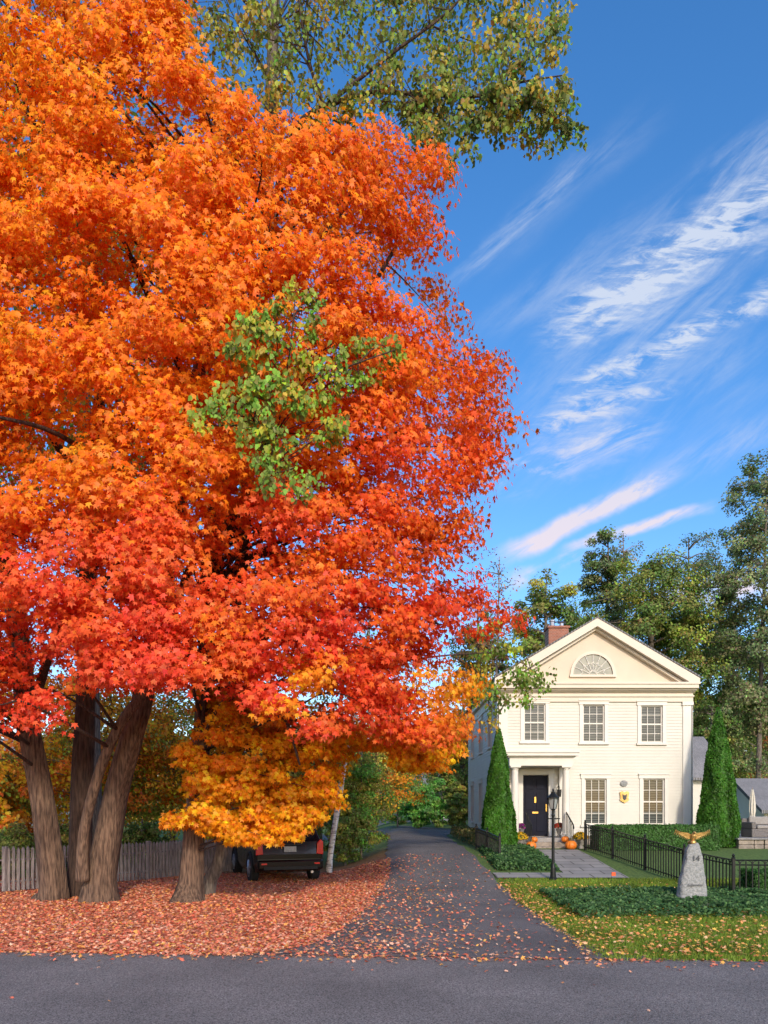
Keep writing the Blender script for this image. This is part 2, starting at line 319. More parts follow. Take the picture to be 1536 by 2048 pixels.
bed('ground_cover','low ivy bed around the carved stone',lambda x,y: 1-np.maximum(np.abs((y-15.2-.04*(x-6))/1.75),np.clip((4.6-x)/1.3,-1,2))**2-.25*np.sin(x*3)*.3,3.4,12,13.2,17.2,.2,30000,.04,GP)
bed('ground_cover','pachysandra bed beside the front walk',lambda x,y: 1-np.maximum(np.abs((y-22)/1.95),np.abs((x-3.75)/.8))**4,2.9,4.7,20,24.2,.22,9000,.05,GP)
# ------------------------------------------------------------ HOUSE
D=26.5
def fx(px): return (px-768)*D/F
def fz(py): return EYE+(HZ-py)*D/F
house=thing('house',(7.25,D,.7),'white clapboard two storey house with cream pediment and columned porch','house')
XL,XR=3.95,10.57; BK=36.0
class Basis:
    def __init__(s,o,u,n): s.o=Vector(o);s.u=Vector(u);s.n=Vector(n)
    def p(s,u,n,z): return s.o+s.u*u+s.n*n+Vector((0,0,z))
def bb(mb,B,u0,u1,n0,n1,z0,z1):
    mb.add([B.p(u,n,z) for z in (z0,z1) for (u,n) in ((u0,n0),(u1,n0),(u1,n1),(u0,n1))],[(0,3,2,1),(4,5,6,7),(0,1,5,4),(1,2,6,5),(2,3,7,6),(3,0,4,7)])
BF=Basis((0,D,0),(1,0,0),(0,-1,0)); BL=Basis((XL,0,0),(0,1,0),(-1,0,0)); BR=Basis((XR,0,0),(0,1,0),(1,0,0))
def siding(B,u0,u1,z0,z1,holes,ex=.105):
    mb=MB(); z=z0
    while z<z1-1e-3:
        zt=min(z+ex,z1); zc=(z+zt)/2; iv=[(u0,u1)]
        for a,b,c,d in holes:
            if c<zc<d:
                nv=[]
                for p,q in iv:
                    if b<=p or a>=q: nv.append((p,q))
                    else:
                        if a>p: nv.append((p,a))
                        if b<q: nv.append((b,q))
                iv=nv
        for p,q in iv:
            mb.add([B.p(p,.018,z),B.p(q,.018,z),B.p(q,.003,zt),B.p(p,.003,zt),B.p(p,0,z),B.p(q,0,z)],[(0,1,2,3),(4,5,1,0)])
        z=zt
    return mb
wins=[]
for px,py0,py1 in ((1069,1407,1483),(1187,1409,1485),(1303,1411,1486),(1191,1557,1650),(1307,1557,1650)):
    wins.append((fx(px)-.375,fx(px)+.375,fz(py1),fz(py0)))
door=(4.78,5.66,1.0,3.12)
ZE=fz(1404)
mk('wall',siding(BF,XL+.28,XR-.28,1.0,ZE,wins+[door]),M['siding'],house)
side=[]
for yc in (28.6,31.3,34.2):
    side+= [(yc-.38,yc+.38,fz(1650),fz(1557)),(yc-.38,yc+.38,fz(1485),fz(1409))]
mk('wall',siding(BL,D+.28,BK,1.0,ZE+.1,side),M['siding'],house)
mk('wall',siding(BR,D+.28,BK,1.0,ZE+.1,[]),M['siding'],house)
mb=MB(); mb.box(XL+.02,XR-.02,BK-.1,BK,.6,6.1); mk('wall',mb,M['siding'],house,label='rear wall')
mb=MB(); mb.box(XL+.02,XR-.02,D+.02,BK-.1,.5,1.0); mk('foundation',mb,M['stonewall'],house)
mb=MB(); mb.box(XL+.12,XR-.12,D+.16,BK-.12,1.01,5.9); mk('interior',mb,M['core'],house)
def pil(a,b):
    m=MB(); bb(m,BF,a,b,0,.05,.98,ZE-.12); bb(m,BF,a-.03,b+.03,0,.09,ZE-.12,ZE); bb(m,BF,a-.02,b+.02,0,.075,.85,1.12); return m
m=pil(XL-.03,XL+.29); bb(m,BL,D-.05,D+.3,0,.05,.85,ZE); mk('corner_pilaster',m,M['trim'],house)
m=pil(XR-.29,XR+.03); bb(m,BR,D-.05,D+.3,0,.05,.85,ZE); mk('corner_pilaster',m,M['trim'],house)
zc0=fz(1379)
m=MB(); bb(m,BF,XL-.05,XR+.05,-.2,.07,ZE,zc0-.1); bb(m,BF,XL-.07,XR+.07,-.2,.12,ZE+.17,ZE+.22); bb(m,BF,XL-.09,XR+.09,-.2,.15,zc0-.1,zc0)
bb(m,BL,D+.3,BK,0,.05,ZE+.1,zc0)
mk('frieze',m,M['creamtrim'],house)
m=MB(); bb(m,BF,XL-.15,XR+.13,-.1,.36,zc0,zc0+.13); bb(m,BF,XL-.20,XR+.17,-.1,.40,zc0+.13,zc0+.2); bb(m,BF,XL-.12,XR+.11,-.1,.25,zc0-.06,zc0)
bb(m,BL,D+.1,BK+.2,0,.18,zc0+.002,zc0+.16); bb(m,BR,D+.1,BK+.2,0,.15,zc0+.002,zc0+.16)
mk('cornice',m,M['creamtrim'],house)
zb=zc0+.2; AX,AZ=7.25,8.42; EX=3.48
m=MB(); m.prism([(XL-.02,zb),(XR+.02,zb),(AX,AZ-.2)],D-.02,D+.1); mk('gable',m,M['cream'],house)
m=MB()
for s in(-1,1):
    e=AX+s*EX
    m.prism([(e,zb+.0),(e,zb+.13),(AX,AZ),(AX,AZ-.27),(e-s*.35,zb+.0)],D-.38,D-.021)
    m.prism([(e-s*.5,zb+.05),(AX,AZ-.27),(AX,AZ-.36),(e-s*.62,zb+.02)],D-.2,D-.022)
mk('raking_cornice',m,M['creamtrim'],house)
m=MB()
for s in(-1,1):
    e=AX+s*(EX+.03); m.prism([(e,zb+.135),(e,zb+.19),(AX,AZ+.06),(AX,AZ+.004)],D-.40,BK+.3)
    m.prism([(e-s*.3,zb+.1),(e-s*.02,zb+.12),(AX,AZ-.002),(AX,AZ-.15)],D+.12,BK+.25)
roof=mk('roof',m,M['shingle'],house)
m=MB(); m.box(6.42,7.2,30,30.7,7.6,9.0); m.box(6.37,7.25,29.95,30.75,9.0,9.08); mk('chimney',m,M['brick'],roof)
m=MB(); m.lathe(6.63,30.35,[(.1,9.08),(.1,9.3),(.13,9.32),(.13,9.38)],12); mk('chimney_pot',m,M['alloy'],roof)
m=MB(); m.lathe(7.0,30.35,[(.09,9.08),(.09,9.26),(.17,9.28),(.02,9.36)],12); mk('chimney_pot',m,M['alloy'],roof)
def window(B,u0,u1,z0,z1,nm='window',rows=4,cols=3):
    m=MB(); c=.11
    bb(m,B,u0-c,u0,-.1,.045,z0,z1); bb(m,B,u1,u1+c,-.1,.045,z0,z1); bb(m,B,u0-c-.03,u1+c+.03,-.1,.06,z1,z1+.13); bb(m,B,u0-c-.05,u1+c+.05,-.1,.09,z1+.13,z1+.17)
    bb(m,B,u0-c-.04,u1+c+.04,-.1,.09,z0-.07,z0)
    w=mk(nm,m,M['trim'],house)
    m=MB(); bb(m,B,u0,u1,-.085,-.07,z0,z1); mk('glass',m,M['pane'],w)
    m=MB(); t=.02
    for a,b in((u0,u0+.045),(u1-.045,u1)): bb(m,B,a,b,-.069,-.03,z0,z1)
    zm=(z0+z1)/2
    for a,b in((z0,z0+.06),(zm-.025,zm+.025),(z1-.05,z1)): bb(m,B,u0+.045,u1-.045,-.069,-.032,a,b)
    for i in range(1,cols):
        uc=u0+(u1-u0)*i/cols; bb(m,B,uc-t/2,uc+t/2,-.069,-.045,z0+.06,zm-.025); bb(m,B,uc-t/2,uc+t/2,-.069,-.045,zm+.025,z1-.05)
    for i in(1,3):
        zc=z0+(z1-z0)*i/4; bb(m,B,u0+.045,u1-.045,-.069,-.048,zc-t/2,zc+t/2)
    mk('sash',m,M['trim'],w)
for w in wins: window(BF,*w)
for w in side: window(BL,*w)
cx,cz,a_,b_=fx(1185),fz(1350),.68,.70
def arc(a,b,y,n=24): return [(cx+a*math.cos(math.pi*i/n),y,cz+b*math.sin(math.pi*i/n)) for i in range(n+1)]
m=MB(); p=arc(a_,b_,D-.035); m.add(p+[(cx,D-.035,cz)],[(i,i+1,len(p)) for i in range(len(p)-1)])
fl=MB()
A1,A2,A3,A4=arc(a_,b_,D-.09),arc(a_+.1,b_+.1,D-.09),arc(a_+.1,b_+.1,D-.02),arc(a_,b_,D-.02)
for i in range(24):
    fl.add([A1[i],A2[i],A3[i],A4[i],A1[i+1],A2[i+1],A3[i+1],A4[i+1]],[(0,1,5,4),(1,2,6,5),(3,0,4,7)])
fl.box(cx-a_-.12,cx+a_+.12,D-.11,D-.021,cz-.08,cz)
fan=mk('fanlight_window',fl,M['creamtrim'],house)
mk('glass',m,M['fanglass'],fan)
m=MB()
for i in range(1,8):
    a=math.pi*i/8; m.tube([(cx+.1*math.cos(a),D-.05,cz+.1*math.sin(a)),(cx+a_*math.cos(a),D-.05,cz+b_*math.sin(a))],[.015,.015],5,1)
m.tube(arc(.14,.14,D-.05,12),[.014]*13,5,1)
for k in range(8):
    a0=math.pi*k/8;a1=math.pi*(k+1)/8; pts=[]
    for t in range(5):
        a=a0+(a1-a0)*t/4; r=.46-.1*math.sin(math.pi*t/4); pts.append((cx+r*math.cos(a),D-.05,cz+r*math.sin(a)))
    m.tube(pts,[.012]*5,5,1)
mk('muntin',m,M['trim'],fan)
m=MB(); bb(m,BF,4.78-.16,4.78,-.1,.06,1.0,3.12); bb(m,BF,5.66,5.82,-.1,.06,1.0,3.12); bb(m,BF,4.6,5.84,-.1,.08,3.12,3.3); mk('door_frame',m,M['trim'],house)
m=MB(); bb(m,BF,4.78,5.66,-.14,-.09,1.0,3.12)
for u0,u1,z0,z1 in((4.88,5.17,1.15,1.75),(5.27,5.56,1.15,1.75),(4.88,5.17,1.9,2.5),(5.27,5.56,1.9,2.5),(4.88,5.17,2.62,2.98),(5.27,5.56,2.62,2.98)):
    bb(m,BF,u0,u1,-.09,-.075,z0,z1)
dr=mk('door',m,M['navy'],house,bevel=.008)
m=MB(); bb(m,BF,5.58,5.62,-.088,-.05,1.85,2.1); mk('handle',m,M['brass'],dr)
m=MB(); bb(m,BF,5.19,5.25,-.088,-.05,2.15,2.35); mk('knocker',m,M['brass'],dr)
m=MB(); bb(m,BF,5.12,5.32,-.088,-.06,1.78,1.84); mk('mail_slot',m,M['brass'],dr)
PY=25.25
m=MB(); m.box(4.05,6.3,PY,D-.03,.6,.985); porch=mk('porch',m,M['slate'],house,bevel=.015)
m=MB(); m.box(4.13,6.23,PY+.06,D,3.36,3.62); m.box(4.08,6.28,PY+.02,D,3.62,3.68); m.box(3.98,6.38,PY-.1,D,3.68,3.78); m.box(3.94,6.42,PY-.14,D,3.78,3.84); mk('porch_roof',m,M['trim'],porch)
for cxx in(4.33,6.02):
    m=MB(); m.lathe(cxx,PY+.2,[(.17,.985),(.17,1.04),(.15,1.06),(.15,1.1),(.125,1.13),(.13,1.8),(.12,2.6),(.105,3.22),(.12,3.24),(.12,3.27),(.15,3.3)],20); m.box(cxx-.17,cxx+.17,PY+.03,PY+.37,3.3,3.36)
    mk('column',m,M['trim'],porch)
for cxx in(4.22,6.12):
    m=MB(); m.box(cxx-.11,cxx+.11,D-.12,D-.025,.985,3.36); mk('pilaster',m,M['trim'],porch)
m=MB()
for i in range(3): m.box(4.55,6.1,PY-.3*(i+1),PY-.3*i-.002,.6,.985-.13*(i+1))
mk('steps',m,M['stonewall'],porch,bevel=.015)
for xx in(4.66,5.98):
    m=MB(); m.tube([(xx,PY-.02,1.82),(xx,PY-.5,1.62),(xx,PY-.95,1.42),(xx,PY-1.0,1.3)],[.022]*4,8,3)
    for k in range(6): yb=PY-.02-k*.18; m.tube([(xx,yb,.62+.2*(1-k/5)),(xx,yb,1.81-k*.075)],[.012,.012],6,1)
    mk('railing',m,M['iron'],porch)
m=MB(); m.lathe(0,0,[(.0,-.02),(.12,-.02),(.13,0),(.1,.015),(.0,.02)],20)
m.v=[(fx(1247)+v[0],D-.045-v[2],fz(1567)+v[1]*.85) for v in m.v]; mk('oval_plaque',m,M['stone'],house)
cx1,cz1=fx(1248),fz(1594)
m=MB(); m.prism([(cx1-.16,cz1+.17),(cx1-.08,cz1+.2),(cx1,cz1+.16),(cx1+.08,cz1+.2),(cx1+.16,cz1+.17),(cx1+.14,cz1-.02),(cx1+.15,cz1-.12),(cx1+.06,cz1-.17),(cx1,cz1-.2),(cx1-.06,cz1-.17),(cx1-.15,cz1-.12),(cx1-.14,cz1-.02)],D-.07,D-.03); cr=mk('crest_plaque',m,M['gold'],house)
m=MB(); m.prism([(cx1-.08,cz1+.1),(cx1,cz1+.05),(cx1+.08,cz1+.1),(cx1+.06,cz1-.06),(cx1,cz1-.12),(cx1-.06,cz1-.06)],D-.085,D-.071); mk('emblem',m,M['letter'],cr)
m=MB(); m.prism([(5.98-.05,2.35),(5.98+.05,2.35),(6.05,2.6),(5.91,2.6)],D-.3,D-.18); m.tube([(5.98,D-.03,2.7),(5.98,D-.24,2.72),(5.98,D-.24,2.6)],[.015]*3,6,2); mk('wall_lantern',m,M['iron'],house)
m=MB(); m.box(XR+.03,13.3,30,35,.6,3.2); m.prism([(30,3.2),(32.5,4.8),(35,3.2)],XR+.03,13.3,'x'); mk('wing_wall',m,M['siding'],house)
m=MB(); m.prism([(29.7,3.15),(32.5,5.0),(35.3,3.15),(35.3,3.05),(32.5,4.85),(29.7,3.05)],XR+.04,13.5,'x'); mk('wing_roof',m,M['shingle'],house)
# ------------------------------------------------------------ fences
def path_pts(P,step):
    out=[]
    for a,b in zip(P[:-1],P[1:]):
        d=math.dist(a,b);n=max(1,int(round(d/step)))
        for i in range(n): out.append((a[0]+(b[0]-a[0])*i/n,a[1]+(b[1]-a[1])*i/n))
    out.append(P[-1]); return out
def iron_fence(P,label,ht=.85):
    t=thing('iron_fence',(P[0][0],P[0][1],h(*P[0])),label,'fence')
    pp=path_pts(P,.13); m=MB()
    for x,y in pp:
        z=h(x,y); m.box(x-.011,x+.011,y-.011,y+.011,z+.02,z+ht-.06)
    for (x,y),(x2,y2) in zip(pp[::2],pp[2::2]):
        z=h(x,y)+ht-.13; pts=[]
        for k in range(5):
            a=math.pi*k/4; tt=.5-.5*math.cos(a); pts.append((x+(x2-x)*tt,y+(y2-y)*tt,z+.09*math.sin(a)))
        m.tube(pts,[.009]*5,4,1)
    mk('pickets',m,M['iron'],t)
    for zz in(.1,ht-.14,ht-.04):
        m=MB(); q=path_pts(P,.6); m.tube([(x,y,h(x,y)+zz) for x,y in q],[.016]*len(q),5,1); mk('rail',m,M['iron'],t)
    for x,y in path_pts(P,1.9):
        z=h(x,y); m=MB(); m.box(x-.03,x+.03,y-.03,y+.03,z-.1,z+ht); m.lathe(x,y,[(.045,z+ht),(.045,z+ht+.015),(.02,z+ht+.03),(.035,z+ht+.06),(.01,z+ht+.1)],10); mk('post',m,M['iron'],t)
iron_fence([(6.3,24.1),(7.4,16.3),(12.5,16.0)],'black wrought iron fence bordering hedge and lawn')
iron_fence([(2.95,24.6),(3.25,21.6)],'short black iron fence beside the driveway',.7)
t=thing('picket_fence',(-8.7,17.6,0),'weathered grey wooden picket fence behind the maples','fence')
P=[(-13.5,14.9),(-8.7,17.6),(-6.4,20.8),(-4.7,23.6)]
m=MB()
for x,y in path_pts(P,.115):
    hh_=1.05+random.uniform(-.02,.02); m.prism([(x-.037,.04),(x+.037,.04),(x+.037,hh_-.06),(x,hh_),(x-.037,hh_-.06)],y-.012,y+.012)
mk('pickets',m,M['fence'],t)
for zz in(.25,.75):
    m=MB(); q=path_pts(P,1); m.tube([(x,y+.04,zz) for x,y in q],[.03]*len(q),4,1); mk('rail',m,M['fence'],t)
for x,y in path_pts(P,2.3):
    m=MB(); m.box(x-.05,x+.05,y+.02,y+.12,-.1,1.06); mk('post',m,M['fence'],t)
# ------------------------------------------------------------ lamp post
lx,ly=4.12,18.75; lz=h(lx,ly)
t=thing('street_lamp',(lx,ly,lz),'black cast iron lamp post with lantern beside the walk','lamp post')
m=MB(); m.lathe(lx,ly,[(.1,lz-.05),(.1,lz+.05),(.075,lz+.08),(.06,lz+.3),(.045,lz+.36),(.038,lz+.4),(.034,lz+1.55),(.05,lz+1.58),(.034,lz+1.62),(.034,lz+1.7),(.06,lz+1.74)],14)
m.tube([(lx-.17,ly,lz+1.5),(lx+.17,ly,lz+1.5)],[.014,.014],6,1); mk('post',m,M['iron'],t)
m=MB(); m.lathe(lx,ly,[(.07,lz+1.745),(.12,lz+2.0)],4); mk('lamp_glass',m,M['lampglass'],t)
m=MB()
for k in range(4):
    a=math.pi/2*k; m.tube([(lx+.072*math.cos(a),ly+.072*math.sin(a),lz+1.74),(lx+.125*math.cos(a),ly+.125*math.sin(a),lz+2.01)],[.011]*2,5,1)
m.lathe(lx,ly,[(.15,lz+2.003),(.15,lz+2.02),(.05,lz+2.12),(.05,lz+2.15),(.02,lz+2.17),(.025,lz+2.2),(.005,lz+2.24)],12); mk('lantern_cap',m,M['iron'],t)
# ------------------------------------------------------------ stone marker + eagle
sx_,sy_=6.2,15.5; sz_=h(sx_,sy_)
t=thing('stone_marker',(sx_,sy_,sz_),'grey rough granite house marker carved with number fourteen','stone sign')
m=MB(); nz=22; ring=24
for i in range(nz+1):
    tt=i/nz; z=sz_-.05+1.27*tt; hw=.165*(1-tt)**.9+.135+.02*math.sin(tt*5); dp=.16-.07*tt
    if tt>.93: hw*=1-(tt-.93)*4.5; dp*=1-(tt-.93)*3
    for k in range(ring):
        a=2*math.pi*k/ring; c_,s_=math.cos(a),math.sin(a); e=.45
        x=hw*abs(c_)**e*(1 if c_>0 else -1); y=dp*abs(s_)**e*(1 if s_>0 else -1)
        d=mnoise.noise(Vector((x*6,y*6,z*5)))*.024+mnoise.noise(Vector((x*17,y*17,z*16)))*.009
        if s_<-.6: d*=.25
        m.v.append((sx_+x+d*c_+.02*tt,sy_+y+d*s_,z+.02*(x/hw)*tt))
for i in range(nz):
    for k in range(ring): m.f.append((i*ring+k,i*ring+(k+1)%ring,(i+1)*ring+(k+1)%ring,(i+1)*ring+k))
m.f.append(tuple(range(nz*ring,(nz+1)*ring)))
mk('stone_slab',m,M['stone'],t)
def text(body,size,loc,parent,shear=0,material=None,rot=(math.pi/2,0,0),ext=.004,nm='lettering'):
    c=bpy.data.curves.new('txt','FONT'); c.body=body; c.size=size; c.extrude=ext; c.align_x='CENTER'; c.shear=shear; c.materials.append(material or M['letter'])
    o=bpy.data.objects.new('tmp',c); COL.objects.link(o); dg=bpy.context.evaluated_depsgraph_get(); me=bpy.data.meshes.new_from_object(o.evaluated_get(dg)); bpy.data.objects.remove(o)
    me.name=nm; q=bpy.data.objects.new(nm,me); q.rotation_euler=rot; q.location=Vector(loc)-wl(parent); return setp(q,parent,{})
text('14',.16,(sx_+.03,sy_-.135,sz_+.88),t)
text('Edgewater',.075,(sx_+.01,sy_-.16,sz_+.38),t,.45,M['letter2'])
ez=sz_+1.2; exx=sx_+.03
t=thing('eagle_statue',(exx,sy_,ez),'gilded eagle statue with spread wings perched on the stone','statue')
m=MB(); m.lathe(exx,sy_,[(.02,ez-.01),(.05,ez+.01),(.06,ez+.05),(.04,ez+.08),(.01,ez+.09)],12); mk('perch_ball',m,M['gold'],t,smooth=True)
m=MB(); m.tube([(exx,sy_+.18,ez+.03),(exx,sy_+.1,ez+.06),(exx,sy_+.03,ez+.12),(exx,sy_-.02,ez+.18),(exx,sy_-.05,ez+.23),(exx,sy_-.09,ez+.24),(exx,sy_-.125,ez+.225)],[.045,.03,.055,.055,.033,.025,.006],10,4); mk('body',m,M['gold'],t,smooth=True)
for s in(-1,1):
    m=MB(); top=[(0.03,.2),(.1,.235),(.2,.25),(.3,.26),(.37,.275)]; bot=[(.03,.1),(.1,.12),(.18,.155),(.27,.2),(.35,.25)]
    for (x0,z0),(x1,z1) in zip(top,bot):
        for yy_ in(-.015,.012): m.v+= [(exx+s*x0,sy_+yy_+.03,ez+z0),(exx+s*x1,sy_+yy_+.05,ez+z1)]
    for i in range(4):
        a=i*4;b=a+4; m.f+=[(a,b,b+1,a+1),(a+2,a+3,b+3,b+2),(a,a+2,b+2,b),(a+1,b+1,b+3,a+3)]
    for k in range(9):
        u=.06+.034*k; z=.12+.15*(u/.37)**1.4; m.tube([(exx+s*u,sy_+.03,ez+z+.05),(exx+s*(u+.03),sy_+.06,ez+z-.045)],[.016,.006],5,1)
    mk('wing',m,M['gold'],t)
fz_=h(5.5,18.6)
t=thing('marker_flag',(5.5,18.6,fz_),'small orange utility marker flag in the grass','flag')
m=MB(); m.box(5.497,5.503,18.597,18.603,fz_,fz_+.22); mk('wire',m,M['iron'],t)
m=MB(); m.box(5.503,5.6,18.599,18.602,fz_+.13,fz_+.22); mk('flag_cloth',m,M['orange'],t)
# ------------------------------------------------------------ porch decorations
def pumpkin(x,y,z,r):
    t=thing('pumpkin',(x,y,z),'orange ribbed pumpkin on the front steps','pumpkin',group='pumpkins on the front steps')
    pr=[(.001,.1),(.3,.02),(.7,.1),(.95,.4),(1,.75),(.85,1.15),(.55,1.42),(.25,1.45),(.05,1.35)]
    m=MB(); m.lathe(x,y,[(a*r,z+b*r) for a,b in pr],40,rib=.12,ribn=10); mk('skin',m,M['pumpkin'],t,smooth=True)
    m=MB(); m.tube([(x,y,z+1.3*r),(x,y,z+1.6*r),(x+.15*r,y,z+1.85*r)],[.14*r,.1*r,.1*r],6,2); mk('stem',m,M['stem'],t)
pumpkin(4.62,24.15,.66,.17); pumpkin(5.88,24.2,.66,.19); pumpkin(5.86,24.9,.86,.13); pumpkin(4.85,24.85,.855,.12)
def mum(x,y,z,r,c,label,pr=.17):
    t=thing('potted_flowers',(x,y,z),label,'potted plant')
    m=MB(); m.lathe(x,y,[(pr*.6,z),(pr*.65,z+.04),(pr*.45,z+.1),(pr*.9,z+.26),(pr,z+.3),(pr*.85,z+.3),(pr*.8,z+.26)],16); mk('planter',m,M['pot'],t)
    n=700; o=nrm(rng.normal(size=(n,3))); o[:,2]=np.abs(o[:,2])*.9-.1; C=np.array([x,y,z+.34])+o*r*(.8+.25*rng.random((n,1)))
    cc=np.where(rng.random((n,1))<.72,np.array([c]),np.array([[.05,.11,.03]]))*(1+.2*rng.normal(size=(n,1)))
    leaves('blooms',C,o+rng.normal(size=(n,3))*.3,rng.normal(size=(n,3)),.035*(.7+.6*rng.random(n)),np.clip(cc,.01,.9),OVAL,M['leaf'],t)
mum(4.33,24.45,.66,.25,(.85,.5,.02),'yellow chrysanthemums in a stone planter by the steps')
mum(6.28,24.6,.66,.25,(.85,.5,.02),'yellow chrysanthemums in a stone planter by the steps')
mum(4.56,25.6,.985,.16,(.4,.03,.3),'purple flowers in a pot on the porch',.12)
mum(5.86,25.75,.985,.18,(.5,.05,.03),'dark red flowers in a pot on the porch',.12)
# ------------------------------------------------------------ evergreens and hedge
def arbor(x,y,R,top,label):
    z=h(x,y); Ht=top-z; t=thing('arborvitae',(x,y,z),label,'evergreen tree')
    prof=lambda u: R*(np.clip(1-u,0,1)**.75)*(1.0-.25*np.exp(-u*14))*1.08
    m=MB(); m.lathe(x,y,[(.01+.82*float(prof(u)),z+.05+u*Ht*.98) for u in np.linspace(0,.985,12)],14); mk('shade_core',m,M['core'],t,smooth=True)  # dark solid added inside the leaves to block light, its shade in the colour
    m=MB(); m.lathe(x,y,[(.07,z-.1),(.05,z+.4)],8); mk('trunk',m,M['bark'],t)
    n=26000; u=1-np.sqrt(rng.random(n)); u=np.clip(u,0,.998); a=rng.random(n)*6.283
    lump=np.array([mnoise.noise(Vector((math.cos(p)*2.2,math.sin(p)*2.2+x,q*7))) for p,q in zip(a,u)])
    r=prof(u)*(.93+.24*lump+.14*(rng.random(n)-.5))+.02
    C=np.stack([x+r*np.cos(a),y+r*np.sin(a),z+.03+u*Ht],1); N=np.stack([np.cos(a),np.sin(a),.2+0*a],1)+rng.normal(size=(n,3))*.5; T=np.array([0,0,1.])+rng.normal(size=(n,3))*.4+N*.2
    c=np.array([.055,.20,.02])*(1+.3*lump[:,None]*2+.22*rng.normal(size=(n,1))); c[:,0]*=1+.5*rng.random(n)
    leaves('foliage',C,N,T,.045*(.7+.8*rng.random(n)),np.clip(c,.008,.4),DIA,M['leaf'],t)
arbor(3.62,24.3,.55,4.5,'narrow conical arborvitae beside the porch')
arbor(10.95,25.2,.68,5.25,'tall conical arborvitae at the house corner')
def hedge(x0,x1,y0,y1,ht,label,n=22000,nm='hedge'):
    z=h((x0+x1)/2,(y0+y1)/2); t=thing(nm,((x0+x1)/2,(y0+y1)/2,z),label,'hedge')
    m=MB(); m.box(x0+.06,x1-.06,y0+.06,y1-.06,z-.1,z+ht-.06); mk('shade_core',m,M['core'],t)  # added dark box, its colour standing for shade deep in the hedge
    fs=rng.random(n); X_=rng.uniform(x0,x1,n);Y_=rng.uniform(y0,y1,n);Z_=rng.uniform(0,ht,n); N=np.zeros((n,3))
    f=fs<.42; Y_[f]=y0; N[f]=(0,-1,.3); f=(fs>=.42)&(fs<.84); Z_[f]=ht; N[f]=(0,-.1,1); f=(fs>=.84)&(fs<.92); X_[f]=x0;N[f]=(-1,0,.3); f=fs>=.92; X_[f]=x1;N[f]=(1,0,.3)
    C=np.stack([X_,Y_,z+Z_],1)+rng.normal(size=(n,3))*.025; C[:,2]+=np.array([.04*mnoise.noise(Vector((p*2,q*2,0))) for p,q in zip(X_,Y_)])
    c=np.array([.07,.18,.035])*(1+.3*rng.normal(size=(n,1)))
    leaves('foliage',C,N+rng.normal(size=(n,3))*.45,rng.normal(size=(n,3)),.035*(.7+.7*rng.random(n)),np.clip(c,.01,.4),OVAL,M['leaf'],t)
hedge(6.7,10.4,23.9,24.9,.72,'clipped boxwood hedge behind the iron fence',30000)
hedge(8.0,13.0,16.6,17.3,.5,'low clipped hedge inside the iron fence',18000)
# ------------------------------------------------------------ patio
t=thing('stone_wall',(14,24.6,.6),'low fieldstone retaining wall of the patio','wall')
m=MB(); xx=11.3
while xx<17:
    w=random.uniform(.3,.6)
    for zz in(.45,.62,.79): m.box(xx+.01,xx+w-.01,24.5+random.uniform(0,.04),25,zz+.005,zz+.165)
    xx+=w
mk('stones',m,M['stonewall'],t,bevel=.02); m=MB(); m.box(11.25,17.1,24.45,28.5,.96,1.0); mk('capstone',m,M['slate'],t)
ux,uy=12.45,26
t=thing('patio_umbrella',(ux,uy,1.0),'closed cream canvas umbrella on the patio','umbrella')
m=MB(); m.lathe(ux,uy,[(.22,1.0),(.22,1.05),(.05,1.08),(.025,1.1),(.02,2.62),(.005,2.68)],8); mk('pole',m,M['fence'],t)
m=MB(); m.lathe(ux,uy,[(.09,1.3),(.15,1.42),(.12,1.6),(.08,1.72),(.11,1.85),(.105,2.1),(.08,2.35),(.035,2.58),(.01,2.62)],32,rib=.45,ribn=8); mk('canopy',m,M['canvas'],t)
t=thing('patio_sofa',(12.9,25.6,1.0),'grey wicker sofa with cushions on the patio','sofa')
m=MB(); m.box(12.1,13.8,25.3,26.0,1.0,1.28); m.box(12.1,12.25,25.3,26.0,1.28,1.5); m.box(13.65,13.8,25.3,26,1.28,1.5); m.box(12.1,13.8,26.0,26.12,1.0,1.62); mk('frame',m,M['cushion'],t,bevel=.03)
for k in range(2):
    m=MB(); m.box(12.28+k*.69,12.95+k*.69,25.3,25.9,1.285,1.4); m.box(12.28+k*.69,12.95+k*.69,25.86,25.99,1.405,1.68); mk('cushion',m,M['fabric'],t,bevel=.04)
def simple_house(x0,x1,y0,y1,z,eave,ridge,label,wallm,roofm):
    t=thing('house',((x0+x1)/2,y0,z),label,'house'); ym=(y0+y1)/2
    m=MB(); m.box(x0,x1,y0,y1,z-.3,eave); m.prism([(y0,eave),(ym,ridge-.3),(y1,eave)],x0,x1,'x')
    mk('wall',m,wallm,t); m=MB(); m.prism([(y0-.4,eave-.05),(ym,ridge),(y1+.4,eave-.05),(y1+.4,eave-.2),(ym,ridge-.2),(y0-.4,eave-.2)],x0-.3,x1+.3,'x'); mk('roof',m,roofm,t)
    n=max(2,int((x1-x0)/2.2))
    for k in range(n):
        xc=x0+(x1-x0)*(k+.5)/n; wh=min(.75,(eave-z)*.28); zc=z+(eave-z)*.5
        m=MB(); m.box(xc-.5,xc+.5,y0-.06,y0-.005,zc-wh,zc+wh); w=mk('window',m,M['trim'],t)
        m=MB(); m.box(xc-.4,xc-.02,y0-.08,y0-.061,zc-wh+.1,zc+wh-.1); m.box(xc+.02,xc+.4,y0-.08,y0-.061,zc-wh+.1,zc+wh-.1); mk('glass',m,M['cglass'],w)
simple_house(16.8,24,34,39,.7,1.95,3.4,'small outbuilding with grey shingled roof',M['siding'],M['shingle'])
simple_house(-26,-19.6,40,48,0,3.2,6,'white neighbouring house glimpsed under the maples',M['siding'],M['shingle'])
